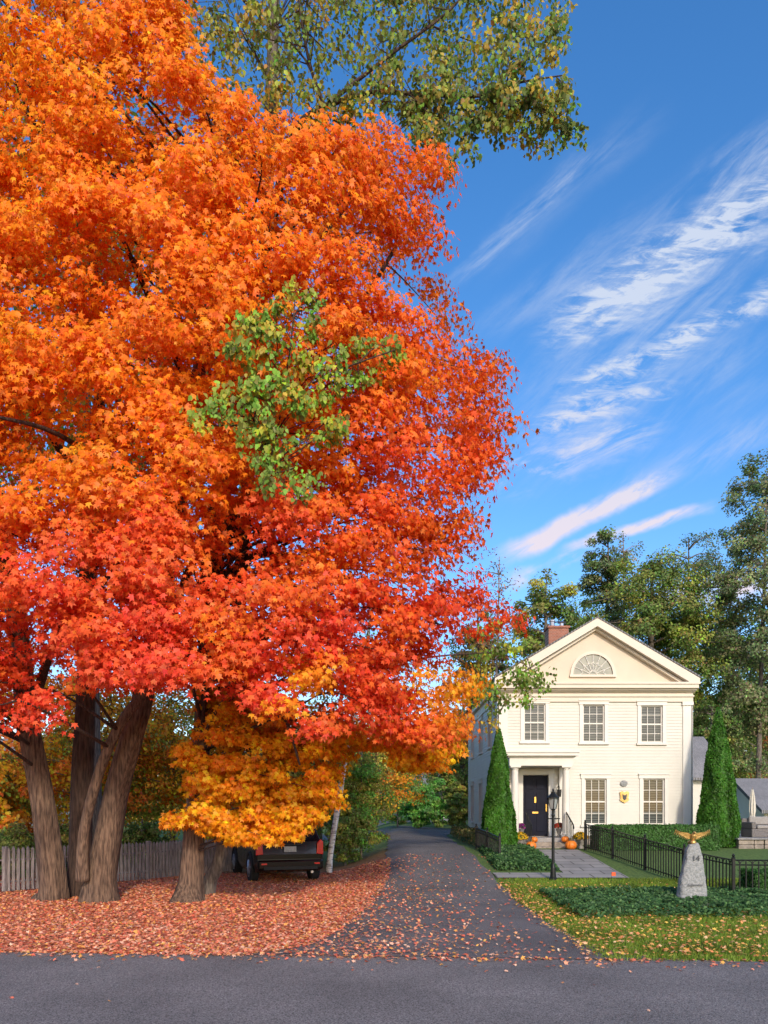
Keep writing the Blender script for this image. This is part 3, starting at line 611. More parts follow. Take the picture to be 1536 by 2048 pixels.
simple_house(-1,7,76,84,.5,3.2,6.2,'grey neighbouring house beyond the driveway',M['greywall'],M['shingle'])
# ------------------------------------------------------------ MAPLES
def sp(l): return [at(*q) for q in l]
MPOLY=[(-260,-260),(330,-260),(350,-100),(380,60),(420,170),(560,250),(650,260),(740,250),(860,285),(880,340),(870,400),(885,450),(865,520),(880,590),(940,610),(965,670),(1015,730),(1030,780),(1055,840),(990,890),(980,1000),(945,1040),(925,1100),(905,1130),(985,1190),(1035,1240),(955,1290),(935,1400),(945,1440),(880,1470),(780,1460),(700,1430),(660,1480),(620,1500),(570,1430),(500,1380),(400,1340),(300,1370),(200,1350),(130,1390),(60,1450),(-260,1480)]
def dfront(px,py):
    q=np.clip((px-230)/860,-1,1); return 17-5.3*np.sqrt(np.clip(1-q*q,0,1))*(1-.28*ss((900-py)/1100))
Oc=np.array([.94,.245,.010]);Rc=np.array([.84,.105,.015]);Pc=np.array([.82,.085,.034]);Yc=np.array([.94,.40,.012])
def mcol(px,py):
    out=[]
    for a,b in zip(px,py):
        nn=mnoise.noise(Vector((a*.006,b*.006,3.1))); n2=mnoise.noise(Vector((a*.012,b*.012,9.7)))
        r=float(ss((b+a*.2-860+nn*420)/620))*.95; c=Oc*(1-r)+Pc*r
        rr=float(ss((a-500+n2*300)/430))*.7*(.5+.5*float(ss(b/600))); c=c*(1-rr)+Rc*rr
        y=max(0,n2*1.2-.2)*(1-r*.8)*(1-rr*.5); y+=.35*float(ss((700-b)/900))*float(ss((600-a)/500)); y=min(y,.6); c=c*(1-y)+Yc*y
        if b>1310 and a>560: k=min(1,max(0,.45+nn*2)); c=c*(1-k*.8)+Yc*k*.8
        out.append(c*(1+.12*nn))
    return np.array(out)
AXIS=np.array([-4.5,17.5])
def mk_clumps(P,d,col,rmin,rmax,thr=-.33):
    C=[];R=[];O=[];K=[]
    for (a,b),dd,c in zip(P,d,col):
        w=at(a,b,dd)
        if mnoise.noise(Vector((w.x*.55,w.y*.4,w.z*.7)))<thr: continue
        C.append(w);R.append(random.uniform(rmin,rmax));o=Vector((w.x-AXIS[0],w.y-AXIS[1],0)).normalized();O.append((o.x,o.y,.1));K.append(c)
    return [np.array(q,float) for q in (C,R,O,K)]
mapA=thing('maple_tree',at(150,1800,16.2),'large multi stemmed sugar maple with orange and red leaves','tree')
mapB=thing('maple_tree',at(385,1805,16.0),'sugar maple with red, orange and golden leaves over driveway','tree')
for t in(mapA,mapB): t.location.z=0
def stem(parent,pts,rad,name='trunk',m=None,seg=28,sub=9,wob=.2):
    mb=MB(); mb.tube(sp(pts),rad,seg,sub,wob); mk(name,mb,m or M['bark'],parent,smooth=True); return sp(pts)
SA=[stem(mapA,[(100,1815,16.3),(106,1770,16.2),(86,1600,16.1),(54,1430,16),(20,1150,15.6),(-60,800,15.2),(-80,500,15.5)],[.42,.27,.23,.2,.17,.1,.05]),
 stem(mapA,[(160,1806,16.9),(160,1700,16.9),(164,1560,16.8),(172,1380,16.8),(180,1100,16.8),(200,700,16.8),(160,300,17)],[.32,.24,.22,.2,.17,.11,.05],m=M['barkdark']),
 stem(mapA,[(200,1815,16.0),(202,1750,15.95),(228,1600,15.9),(268,1460,15.8),(292,1370,15.8),(350,1040,15.6),(420,600,15.6),(470,250,16)],[.48,.32,.25,.22,.2,.18,.12,.05]),
 stem(mapA,[(166,1760,15.6),(168,1660,15.45),(200,1540,15.3),(240,1450,15.2),(305,1350,15.1),(400,1100,15.2),(560,950,15)],[.15,.11,.10,.10,.09,.07,.03],seg=14)]
SB=[stem(mapB,[(374,1815,15.9),(382,1765,16),(388,1650,16),(403,1480,16),(412,1350,16),(420,1100,16),(480,700,16.3),(560,400,16.5)],[.42,.25,.2,.18,.17,.14,.09,.04])]
for pts,rad in (([(418,1250,16),(500,1115,15.6),(600,1120,15),(740,1180,14.6),(880,1250,14.2)],[.12,.1,.08,.05,.02]),([(420,1100,16),(520,1000,15.5),(700,900,15),(860,850,15)],[.13,.1,.07,.03]),
  ([(440,950,16.1),(560,800,15.8),(700,640,15.6),(800,480,15.8)],[.13,.1,.07,.03]),([(405,1400,16),(480,1370,15.4),(560,1420,14.8),(600,1530,14.5)],[.07,.06,.04,.02]),([(470,760,16.2),(620,500,15.8),(760,340,15.6)],[.1,.07,.02])):
    stem(mapB,pts,rad,'limb',m=M['barkdark'],seg=8,sub=4)
for pts,rad in (([(300,1050,15.7),(240,960,14.5),(120,870,12.8),(0,835,12)],[.12,.07,.04,.025]),([(330,1020,15.6),(300,1040,14),(180,1200,12.3)],[.1,.07,.03]),([(390,800,15.6),(300,600,14.5),(220,420,13.3)],[.1,.06,.03]),([(180,1000,16.6),(60,800,15),(-60,600,14)],[.1,.07,.03]),([(62,1430,16),(140,1200,14.5),(260,1060,13)],[.1,.07,.04])):
    stem(mapA,pts,rad,'limb',m=M['barkdark'],seg=8,sub=4)
P=samp(MPOLY,1750); d=dfront(P[:,0],P[:,1])+rng.random(len(P))**1.5*2.4+rng.normal(size=len(P))*.25
main=mk_clumps(P,d,mcol(P[:,0],P[:,1]),.36,.68,-.34)
P2=samp(MPOLY,720); d2=dfront(P2[:,0],P2[:,1])+2.4+rng.random(len(P2))*4.5
c2=mcol(P2[:,0],P2[:,1]); back=mk_clumps(P2,d2,c2,.5,.9,-.5)
YP=[(400,1360),(560,1400),(640,1480),(700,1450),(800,1440),(890,1450),(915,1500),(880,1530),(800,1530),(780,1500),(700,1510),(655,1560),(680,1615),(610,1660),(545,1680),(450,1672),(350,1645),(345,1625),(420,1590),(370,1560),(360,1500),(410,1440)]
P3=samp(YP,270); d3=14.6+rng.random(len(P3))*1.6
c3=np.array([Yc*(1+.1*random.gauss(0,1)) if random.random()<.72 else (Oc+Yc)/2 for _ in P3]); low=mk_clumps(P3,d3,c3,.24,.4,-.9)
def cat(*ls): return [np.concatenate([l[i] for l in ls]) for i in range(4)]
allc=cat(main,back)
selA=(allc[0][:,0]/allc[0][:,1]*F+768)<(330+60*np.sin(allc[0][:,2]))
for par,sel,nm in((mapA,selA,'crown'),(mapB,~selA,'crown')):
    crown(nm,par,allc[0][sel],allc[1][sel],allc[2][sel],allc[3][sel],98,.082,MAPLE,cj=.13,jit=.48)
crown('crown',mapB,*low,95,.08,MAPLE,label='low hanging golden yellow foliage')
def twigs(parent,stems,C,nn,mname='barkdark',r0=.026):
    pts=[p for s in stems for p in s]; mb=MB(); idx=rng.choice(len(C),min(nn,len(C)),replace=False)
    for i in idx:
        c=Vector(C[i]); best=min(pts,key=lambda p:(p-c).length+ (5 if p.z>c.z-.3 else 0)); L_=(best-c).length
        mid=best.lerp(c,.5)+Vector((0,0,.12*L_))+Vector(rng.normal(size=3))*.15; q=best.lerp(c,.8)+Vector((0,0,.08*L_))+Vector(rng.normal(size=3))*.15
        mb.tube([best,mid,q,c],[r0+.005*L_,r0*.9,r0*.5,.005],5,3)
    mk('branches',mb,M[mname],parent,smooth=True)
def dense(path,k=8):
    out=[]
    for a,b in zip(path[:-1],path[1:]): out+=[a.lerp(b,i/k) for i in range(k)]
    return out
twigs(mapA,[dense(s) for s in SA],allc[0][selA],120); twigs(mapB,[dense(s) for s in SB],allc[0][~selA],130)
twigs(mapB,[dense(s[:5]) for s in SB],low[0],30,r0=.014)
# ------------------------------------------------------------ LINDEN
lin=thing('linden_tree',at(420,1790,17.3),'tall linden with drooping green and yellowing leaves','tree'); lin.location.z=0
SL=[stem(lin,[(412,1800,17.3),(420,1760,17.3),(445,1680,17.3),(465,1380,17.4),(500,900,17.8),(535,400,18),(546,60,18.2),(556,-260,18.3)],[.22,.15,.14,.14,.14,.14,.13,.1],m=M['bark2'])]
LB=[[(530,500,18),(585,275,17),(650,215,16.5),(750,185,16),(850,190,15.8),(960,190,15.6),(1040,165,15.5),(1130,150,15.4)],
 [(950,190,15.6),(1000,210,15.5),(1060,215,15.4),(1120,235,15.3)],[(650,215,16.5),(620,130,16.2),(600,20,16),(590,-80,16)],[(640,220,16.5),(780,110,16),(900,20,15.8),(960,-60,15.7)],[(546,60,18.2),(470,-20,17.5),(420,-100,17)],
 [(800,188,15.9),(850,215,15.6),(880,260,15.5)],[(500,900,17.8),(530,880,15.5),(560,800,13),(580,700,11.9),(590,600,11.7)],[(560,800,13),(680,740,12.2),(790,700,12)],[(560,830,12.8),(480,850,12),(390,850,11.7)],[(560,830,12.8),(540,930,12),(545,985,11.8)],
 [(470,1300,17.4),(700,1330,18),(900,1310,19),(1010,1310,19.8),(1090,1360,20)],[(900,1310,19),(960,1350,19.5),(980,1420,19.8)]]
LR=[.11,.075,.055,.045,.038,.03,.02,.01]
for j,b in enumerate(LB):
    rad=LR[:len(b)] if j==0 else ([.045,.033,.022,.012] if j in(2,3,4) else ([.05,.035,.02,.012,.007] if j in(6,10) else [.02,.013,.009,.005]))
    rad=(rad+[.006]*9)[:len(b)]; stem(lin,b,rad,'limb',M['barkdark'],8,5,.05)
    SL.append(sp(b))
GPAL=[np.array(q) for q in((.22,.27,.05),(.16,.22,.045),(.28,.31,.055),(.42,.36,.06),(.15,.2,.045),(.52,.38,.05),(.2,.25,.05))]
C=[];R=[];O=[];K=[]
def addl(P,dfun,r0,r1,pal):
    for a,b in P:
        w=at(a,b,dfun(a,b)); C.append(w);R.append(random.uniform(r0,r1));O.append((random.gauss(.1,.5),-1,.0));K.append(random.choice(pal))
T1=[(340,-200),(1100,-200),(1130,20),(1125,80),(1060,120),(990,160),(930,175),(820,160),(760,205),(680,170),(560,240),(470,200),(400,160),(370,60)]
addl(samp(T1,430),lambda a,b:15.2+random.random()*3.2,.26,.44,GPAL)
for s in LB[:1]+LB[1:2]+LB[5:6]:
    q=dense(sp(s),7)
    for p in q[12 if s is LB[0] else 0:]:
        for _ in range(2):
            C.append(p+Vector((random.gauss(0,.2),random.gauss(0,.25),random.uniform(-.5,.25))));R.append(random.uniform(.16,.32));O.append((random.gauss(0,.5),-1,0));K.append(random.choice(GPAL))
addl([(1120+random.uniform(-14,14),y+random.uniform(-10,10)) for y in (175,190,205,220,235,250,265,280,295,120,100,60)],lambda a,b:15.3,.14,.24,GPAL)
addl([(930,290),(905,320),(890,265),(1010,255),(1030,230),(945,310),(860,285),(1060,270),(980,250),(1085,250),(900,340),(920,260)],lambda a,b:15.4,.14,.22,GPAL)
G2=[np.array(q) for q in((.28,.42,.06),(.21,.35,.055),(.35,.44,.06),(.52,.48,.05),(.23,.37,.06))]
G0=len(C)
for poly,nn in (([(565,565),(640,575),(645,650),(610,760),(560,790),(470,770),(450,700),(480,640),(540,610)],46),([(650,690),(770,675),(815,700),(800,745),(700,790),(640,780)],22),([(450,770),(650,780),(690,850),(640,930),(540,900),(440,860),(360,865),(390,820)],46),([(500,900),(560,920),(640,960),(600,1000),(520,980)],14)):
    addl(samp(poly,nn),lambda a,b:dfront(a,b)-.1-random.random()*.5,.12,.26,G2)
G1=len(C)
addl(samp([(940,1230),(1000,1250),(1040,1320),(1100,1355),(1090,1400),(1010,1410),(985,1460),(950,1400),(945,1300)],50),lambda a,b:19.3+random.random()*.8,.2,.34,G2+GPAL)
idx=[i for i in range(len(C)) if not G0<=i<G1]
pick=lambda L_,ii:[L_[i] for i in ii]
crown('crown',lin,pick(C,idx),pick(R,idx),pick(O,idx),pick(K,idx),34,.068,OVAL,flat=.9,droop=.1,hang=1.2,up=.15,jit=.5)
ii=list(range(G0,G1)); crown('crown',lin,pick(C,ii),pick(R,ii),pick(O,ii),pick(K,ii),28,.062,OVAL,flat=.9,droop=.1,hang=1.1,up=.35,jit=.5,label='light green sprigs hanging among the maple leaves')
twigs(lin,[dense(s,3) for s in SL],np.array(C),200,'barkdark',.009)
# ------------------------------------------------------------ generic trees
def tree(name,label,x,y,Ht,R,base,pal,leaf,ncl,per,cr=.28,sparse=-.2,bark='bark2',tr=.2,catg='tree',rf=.5,z0=None):
    z=h(x,y) if z0 is None else z0; t=thing(name,(x,y,z),label,catg)
    lean=random.uniform(-.03,.03)*Ht; m=MB(); tp=[Vector((x,y,z-.1)),Vector((x+lean*.3,y,z+Ht*.35)),Vector((x+lean*.8,y,z+Ht*.7)),Vector((x+lean,y,z+Ht*.95))]
    m.tube(tp,[tr*1.3,tr,tr*.6,.02],8,4); C=[];R_=[];O=[];K=[]; dn=dense(tp,8)
    tries=0
    while len(C)<ncl and tries<ncl*6:
        tries+=1
        v=Vector(nrm(rng.normal(size=(1,3)))[0]); rr=random.uniform(rf,1)
        p=Vector((v.x*R*rr,v.y*R*rr,base+(Ht-base)*(.5+.5*v.z*rr))); lump=1+.35*mnoise.noise(Vector((v.x*1.7+x,v.y*1.7,v.z*1.7))); p.x*=lump;p.y*=lump; o=(v.x,v.y,v.z*.4)
        if mnoise.noise(Vector((p.x*.5+x,p.y*.5,p.z*.5)))<sparse: continue
        C.append(Vector((x+lean*.6,y,z))+p);R_.append(R*cr*random.uniform(.6,1.2));O.append(o);K.append(np.array(random.choice(pal))*random.uniform(.8,1.25))
    for i in range(0,len(C),max(1,len(C)//45)):
        c=Vector(C[i]); b=min(dn,key=lambda p:(p-c).length+(6 if p.z>c.z else 0)); m.tube([b,b.lerp(c,.5)+Vector((0,0,.1*(b-c).length)),c],[tr*.28,tr*.18,.015],5,3)
    mk('trunk',m,M[bark],t,smooth=True)
    crown('crown',t,C,R_,O,K,per,leaf,DIA if leaf>.09 else OVAL,flat=.65,droop=.25,hang=.4,up=.55,jit=.65,cj=.22)
    return t
DG=[(.17,.24,.06),(.14,.21,.05),(.23,.29,.07),(.31,.32,.08)]; YG=[(.38,.40,.07),(.29,.34,.07),(.5,.44,.08)]; OR=[(.92,.36,.03),(.88,.27,.03),(.92,.5,.03)]; BR=[(.5,.17,.06),(.32,.19,.07),(.6,.21,.07)]
DB=[(.20,.25,.11),(.17,.22,.10),(.28,.31,.13)]
def bg(px,d,top,rpx): return (px-768)/F*d, EYE+(HZ-top)*d/F-.7, rpx*d/F
x,Ht,R=bg(1085,45,1145,82); tree('oak_tree','green leafy tree behind the house',x,45,Ht,R,5,DG+YG,.11,130,190,.3,sparse=-.12)
x,Ht,R=bg(1200,52,1045,58); tree('cedar_tree','tall olive green tree behind the chimney',x,52,Ht,R,4,DB+DG[:1],.11,150,150,.3,sparse=-.12,tr=.18)
x,Ht,R=bg(1250,56,1035,50); tree('birch_tree','thin pale leaved tree rising behind the house',x,56,Ht,R,9,[(.38,.34,.17),(.28,.28,.14)],.10,80,60,.3,sparse=0,bark='twig',tr=.12)
x,Ht,R=bg(1295,49,1095,140); tree('oak_tree','broad olive green tree behind the house',x,49,Ht,R,4,DG+YG[:2],.12,270,180,.22,sparse=-.25,tr=.3)
x,Ht,R=bg(1375,54,1050,85); tree('locust_tree','feathery locust with open crown and bare limbs',x,54,Ht,R,9,DB,.10,100,120,.25,sparse=.0,tr=.22)
x,Ht,R=bg(1515,46,905,105); tree('locust_tree','tall feathery grey green tree beside the house',x,46,Ht,R,3,DB+[(.32,.34,.15)],.11,330,150,.24,sparse=-.2,tr=.14)
x,Ht,R=bg(1450,56,1205,95); tree('oak_tree','green tree at the edge of the yard',x,56,Ht,R,3,DG,.13,150,160,.28,sparse=-.1)
x,Ht,R=bg(1530,60,1330,90); tree('oak_tree','rusty red and green tree beyond the patio',x,60,Ht,R,1,BR+DG,.13,130,150,.3)
x,Ht,R=bg(1420,42,1400,60); tree('oak_tree','small green tree with open branches beyond the wing',x,42,Ht,R,1.5,DG+DB,.1,90,130,.3,sparse=-.05)
x,Ht,R=bg(985,48,1085,55); tree('bare_tree','nearly leafless tree with fine grey twigs',x,48,Ht,R,9,[(.5,.19,.09),(.35,.23,.12)],.1,110,7,.3,bark='twig',tr=.1)
x,Ht,R=bg(965,52,1180,65); tree('maple_tree','rust tinged tree behind the driveway',x,52,Ht,R,3,BR[:2]+DG[:2],.12,100,130,.28)
x,Ht,R=bg(925,58,1400,75); tree('oak_tree','green tree at the end of the driveway',x,58,Ht,R,1.0,DG+YG[:1],.13,140,140,.3)
BG_=[(.17,.42,.08),(.13,.33,.08),(.25,.47,.09)]
for px,d,top,r,pal,lab,b0,nm in ((838,49,1548,42,BG_,'bright green leafy bush at the driveway bend',.1,'shrub'),(885,53,1530,34,BG_+DG,'green bush beyond the driveway bend',.1,'shrub'),(795,54,1520,36,BG_+YG,'olive green bush at the end of the driveway',.1,'shrub'),(868,68,1440,60,YG+BG_,'green tree closing the end of the driveway',.5,'oak_tree'),(800,66,1420,60,YG+BG_[:1],'yellow green tree beyond the driveway bend',.5,'oak_tree'),(915,47,1560,26,DG+YG,'small bush beside the house and driveway',.1,'shrub')):
    x,Ht,R=bg(px,d,top,r); tree(nm,lab,x,d,Ht,R,b0,pal,.095,90,120,.32,sparse=-.4,tr=.05 if nm=='shrub' else .15,catg='shrub' if nm=='shrub' else 'tree')
for px,d,top,r,base,pal,lab in ((40,27,1250,150,1.2,OR+BR[2:],'orange and brown tree behind the fence'),(230,29,1300,150,1.4,OR+YG[:1],'orange foliage tree behind the picket fence'),(345,31,1330,130,.8,YG+OR,'yellow green tree behind the fence'),
  (-30,23,1450,100,.4,YG+OR,'ochre small tree behind the picket fence'),(520,33,1330,150,1.2,YG+OR[2:]+OR[:1],'yellow and orange tree beyond the parked car'),(640,29,1400,95,1.6,YG+DG,'green tree beside the driveway'),(745,42,1380,120,1.0,YG+OR[:1],'green and orange tree along the driveway'),(160,36,1380,160,.5,YG+OR,'mixed green and orange tree')):
    x,Ht,R=bg(px,d,top,r); tree('understory_tree',lab,x,d,Ht,R,base,pal,.085,130,130,.3,sparse=-.3,tr=.1)
tree('oak_tree','tall olive green tree rising behind the maples',-9.5,25,27,6.5,9,[(.26,.27,.035),(.4,.34,.035),(.2,.22,.035)],.13,200,120,.26,tr=.3,z0=0)
for px,d,top,r,pal,lab in ((722,25.5,1490,60,YG+[(.2,.4,.07),(.2,.4,.07)],'tall loose green bush beside the driveway'),(690,24.8,1590,42,DG+YG[:1],'green bush by the birch'),(585,28,1580,60,DG+YG,'green bush beyond the parked car'),(282,24,1632,42,DG,'rounded green shrub behind the fence'),(30,21,1650,60,YG+DG,'tufted green plants behind the fence'),(120,24,1640,50,DG+YG,'green shrub behind the fence'),(430,27,1600,60,DG+OR[2:],'green and gold shrub behind the car')):
    x=(px-768)/F*d; z=h(x,d); Ht=EYE+(HZ-top)*d/F-z; tree('shrub',lab,x,d,Ht,r*d/F,.05,pal,.05,110,130,.34,sparse=-.5,tr=.04,catg='shrub',rf=.3)
bed('ground_cover','low yellowing shrubs along the house side',lambda x,y:1-np.maximum(np.abs((x-3.4)/.45),np.abs((y-30)/4.5))**4,2.9,3.9,25.5,34.5,.45,7000,.05,[(.28,.24,.06),(.34,.27,.1),(.12,.18,.05)])
b=thing('birch_tree',at(662,1735,22.3),'slender leaning birch with pale bark beside the car','tree'); b.location.z=h(b.location.x,b.location.y)
bp=[(658,1745,22.3),(662,1700,22.3),(678,1600,22.3),(695,1490,22.2),(710,1420,22),(732,1300,22),(750,1150,22)]
stem(b,bp,[.10,.085,.08,.075,.07,.05,.03],m=M['birch'],seg=12,wob=.05)
C=samp([(640,1250),(820,1250),(830,1380),(720,1430),(650,1400)],40)
crown('crown',b,[at(p,q,21.5+random.random()*1.5) for p,q in C],[.4]*40,[(0,-1,.2)]*40,[np.array(random.choice(YG)) for _ in C],60,.05,OVAL,flat=.8)
# woodland backdrop
n=60000; x=rng.uniform(-75,85,n); y=rng.uniform(86,104,n); top=np.array([9.5+3.2*mnoise.noise(Vector((a*.09,0,5)))+2.2*mnoise.noise(Vector((a*.3,2,1))) for a in x]); top+=5*ss((x-10)/25)
z=top*rng.random(n)**.8; C=np.stack([x,y,z+.4],1)
cl=np.array([mnoise.noise(Vector((a*.12,b*.1,c*.15))) for a,b,c in C])
g=np.array([.16,.23,.06])*(1+.5*cl[:,None]+.22*rng.normal(size=(n,1))); o_=(cl>.08)&(x<-3); g[o_]=np.array([.6,.34,.06])*(1+.3*rng.normal(size=(o_.sum(),1)))
leaves('woodland',C,np.array([0,-.8,.4])+rng.normal(size=(n,3))*.6,rng.normal(size=(n,3)),.45*(.6+.7*rng.random(n)),np.clip(g,.01,.7),DIA,M['leaf'],None,kind='stuff',label='distant mixed autumn woodland beyond the yards',category='woods')
# ------------------------------------------------------------ CAR
car=thing('parked_car',(0,0,0),'black SUV parked under the golden maple leaves','car')
ang=math.radians(19); car.rotation_euler=(0,0,ang)
c0=(at(516,1764,20.2)+at(646,1764,19.6))/2; car.location=(c0.x,19.9,.0)
st_=[(0.0,.86,.34,1.08,1.60,.66,.06,.34),(.25,.90,.28,1.08,1.66,.68,0,.22),(.9,.91,.24,1.06,1.70,.69,0,0),(2.0,.91,.24,1.04,1.71,.69,0,0),(2.75,.91,.24,1.02,1.66,.67,0,0),
 (3.5,.90,.24,1.02,1.08,.62,0,0),(4.2,.87,.26,.94,.98,.6,0,0),(4.62,.74,.34,.74,.78,.5,0,0)]
def ring_(s):
    y,w,zb_,zl,zr,wr,yb,yr=s
    return [(w*.93,zb_,y+.02),(w,zb_+.2,y),(w*1.0,(zb_+zl)/2+.05,y),(w*.97,zl,y+yb),(wr+.02,zr-.07,y+yr),(wr*.8,zr,y+yr+.03)]
m=MB(); RG=[ring_(s) for s in st_]; nl=6
for r in RG:
    for w,z,y in r: m.v.append((w,y,z))
    for w,z,y in r[::-1]: m.v.append((-w,y,z))
n2=2*nl
for i in range(len(RG)-1):
    for k in range(n2): m.f.append((i*n2+k,i*n2+(k+1)%n2,(i+1)*n2+(k+1)%n2,(i+1)*n2+k))
for i in(0,len(RG)-1):
    for k in range(nl-1): m.f.append((i*n2+k,i*n2+k+1,i*n2+n2-2-k,i*n2+n2-1-k))
mk('body',m,M['carpaint'],car,local=True,bevel=.035)
def lerp3(a,b,t): return tuple(a[i]+(b[i]-a[i])*t for i in range(3))
for s in(-1,1):
    for i,(a0,a1) in ((1,(.1,1)),(2,(.08,.92)),(3,(.06,.9))):
        m=MB(); B0=RG[i][3];B1=RG[i+1][3];T0=RG[i][4];T1_=RG[i+1][4]
        def pt(u,v):
            b_=lerp3(B0,B1,u);t_=lerp3(T0,T1_,u);q=lerp3(b_,t_,v); return (s*(q[0]+.012),q[2],q[1])
        m.add([pt(a0,.12),pt(a1,.12),pt(a1,.9),pt(a0,.9)],[(0,1,2,3)])
        mk('side_window',m,M['cglass'],car,local=True)
m=MB(); b0=RG[0][3];t0=RG[0][4]
q=lambda s,v:(s*(b0[0]+(t0[0]-b0[0])*v-.08),b0[2]+(t0[2]-b0[2])*v-.014,b0[1]+(t0[1]-b0[1])*v)
m.add([q(-1,.08),q(1,.08),q(1,.9),q(-1,.9)],[(0,1,2,3)]); mk('rear_window',m,M['cglass'],car,local=True)
m=MB(); m.box(-.86,.86,-.12,.1,.36,.62); mk('rear_bumper',m,M['carpaint'],car,local=True,bevel=.05)
m=MB(); m.box(-.7,.7,-.13,-.121,.37,.45); mk('bumper_trim',m,M['plastic'],car,local=True)
m=MB(); m.tube([(.55,-.08,.3),(.55,-.16,.3)],[.035,.035],10,1); mk('exhaust_pipe',m,M['alloy'],car,local=True)
for s in(-1,1):
    m=MB(); m.prism([(s*.70,.76),(s*.885,.74),(s*.875,1.08),(s*.80,1.14),(s*.72,1.04)],-.03,.1); mk('tail_light',m,M['red'],car,local=True,bevel=.015)
    m=MB(); m.box(min(s*.62,s*.76),max(s*.62,s*.76),-.135,-.118,.5,.54); mk('reflector',m,M['red'],car,local=True)
    m=MB(); m.tube([(s*.6,.7,1.7),(s*.6,.75,1.76),(s*.6,2.3,1.78),(s*.6,2.4,1.72)],[.015]*4,6,2); mk('roof_rail',m,M['plastic'],car,local=True)
    m=MB(); m.box(min(s*.92,s*1.08),max(s*.92,s*1.08),2.9,3.0,1.02,1.18); mk('mirror',m,M['carpaint'],car,local=True,bevel=.03)
m=MB(); m.box(-.16,.16,-.035,.0,.82,.96); mk('license_plate',m,M['white'],car,local=True)
m=MB(); m.box(-.3,.3,-.03,.02,.985,1.01); mk('handle',m,M['plastic'],car,local=True)
for s in(-1,1):
    for yy_ in(.85,3.65):
        m=MB(); m.lathe(0,0,[(.2,-.11),(.33,-.115),(.36,-.08),(.36,.08),(.33,.115),(.2,.11)],28); m.v=[(s*.82+v[2],yy_+v[0],.36+v[1]) for v in m.v]
        w=mk('wheel',m,M['rubber'],car,local=True)
        m=MB(); m.lathe(0,0,[(.04,.125),(.07,.12),(.06,.09)],12)
        for k in range(5):
            a=2*math.pi*k/5; m.tube([(0,0,.11),(.22*math.cos(a),.22*math.sin(a),.1)],[.035,.028],6,1)
        m.tube([(.22*math.cos(2*math.pi*k/24),.22*math.sin(2*math.pi*k/24),.1) for k in range(25)],[.02]*25,6,1)
        m.v=[(s*(.82+v[2]),yy_+v[0],.36+v[1]) for v in m.v]; mk('rim',m,M['alloy'],w,local=True)
        m=MB(); pts=[(.905*s,yy_+.42*math.cos(math.pi*k/12),.36+.42*math.sin(math.pi*k/12)) for k in range(13)]; m.tube(pts,[.035]*13,6,1); mk('wheel_arch',m,M['plastic'],car,local=True)
# ------------------------------------------------------------ SKY
SE,SR=math.radians(26),math.radians(168)
w=bpy.data.worlds.new('World'); S.world=w; w.use_nodes=True; t=w.node_tree; n=t.nodes; l=t.links; n.clear()
out=n.new('ShaderNodeOutputWorld'); bgn=n.new('ShaderNodeBackground'); bgn.inputs[1].default_value=.15; l.new(bgn.outputs[0],out.inputs[0])
sky=n.new('ShaderNodeTexSky'); sky.sky_type='NISHITA'; sky.sun_disc=False; sky.sun_elevation=SE; sky.sun_rotation=SR; sky.ozone_density=1.7; sky.dust_density=1.0; sky.air_density=1.0
tc=n.new('ShaderNodeTexCoord'); sep=n.new('ShaderNodeSeparateXYZ'); l.new(tc.outputs['Generated'],sep.inputs[0])
def mth(op,a,b=None,c=None,clamp=False):
    m=n.new('ShaderNodeMath'); m.operation=op; m.use_clamp=clamp
    for i,v in enumerate((a,b,c)):
        if v is None: continue
        if isinstance(v,(int,float)): m.inputs[i].default_value=v
        else: l.new(v,m.inputs[i])
    return m.outputs[0]
yv=mth('MAXIMUM',sep.outputs[1],.08); U=mth('DIVIDE',sep.outputs[0],yv); Vv=mth('DIVIDE',sep.outputs[2],yv); frontm=mth('GREATER_THAN',sep.outputs[1],.08)
def tex(rot,sx,sy,detail=7,rough=.6,dist=.4,z=0):
    c=n.new('ShaderNodeCombineXYZ'); ca,sa=math.cos(rot),math.sin(rot)
    a=mth('ADD',mth('MULTIPLY',U,ca*sx),mth('MULTIPLY',Vv,sa*sx)); b=mth('ADD',mth('MULTIPLY',U,-sa*sy),mth('MULTIPLY',Vv,ca*sy))
    l.new(a,c.inputs[0]);l.new(b,c.inputs[1]);c.inputs[2].default_value=z
    q=n.new('ShaderNodeTexNoise'); q.inputs['Scale'].default_value=1; q.inputs['Detail'].default_value=detail; q.inputs['Roughness'].default_value=rough; q.inputs['Distortion'].default_value=dist; l.new(c.outputs[0],q.inputs[0]); return q.outputs[0]
wob=tex(0,6,6,5,z=4)
N1=tex(math.radians(42),5,26,9,.68,.3); N2=tex(math.radians(4),17,58,9,.66,.5,2.2); N3=tex(math.radians(30),7,18,8,.62,.4,7); N4=tex(math.radians(20),10,34,9,.66,.5,11.0)
def smst(v,a,b):
    m=n.new('ShaderNodeMapRange'); m.interpolation_type='SMOOTHSTEP'; m.inputs[1].default_value=a; m.inputs[2].default_value=b; l.new(v,m.inputs[0]); return m.outputs[0]
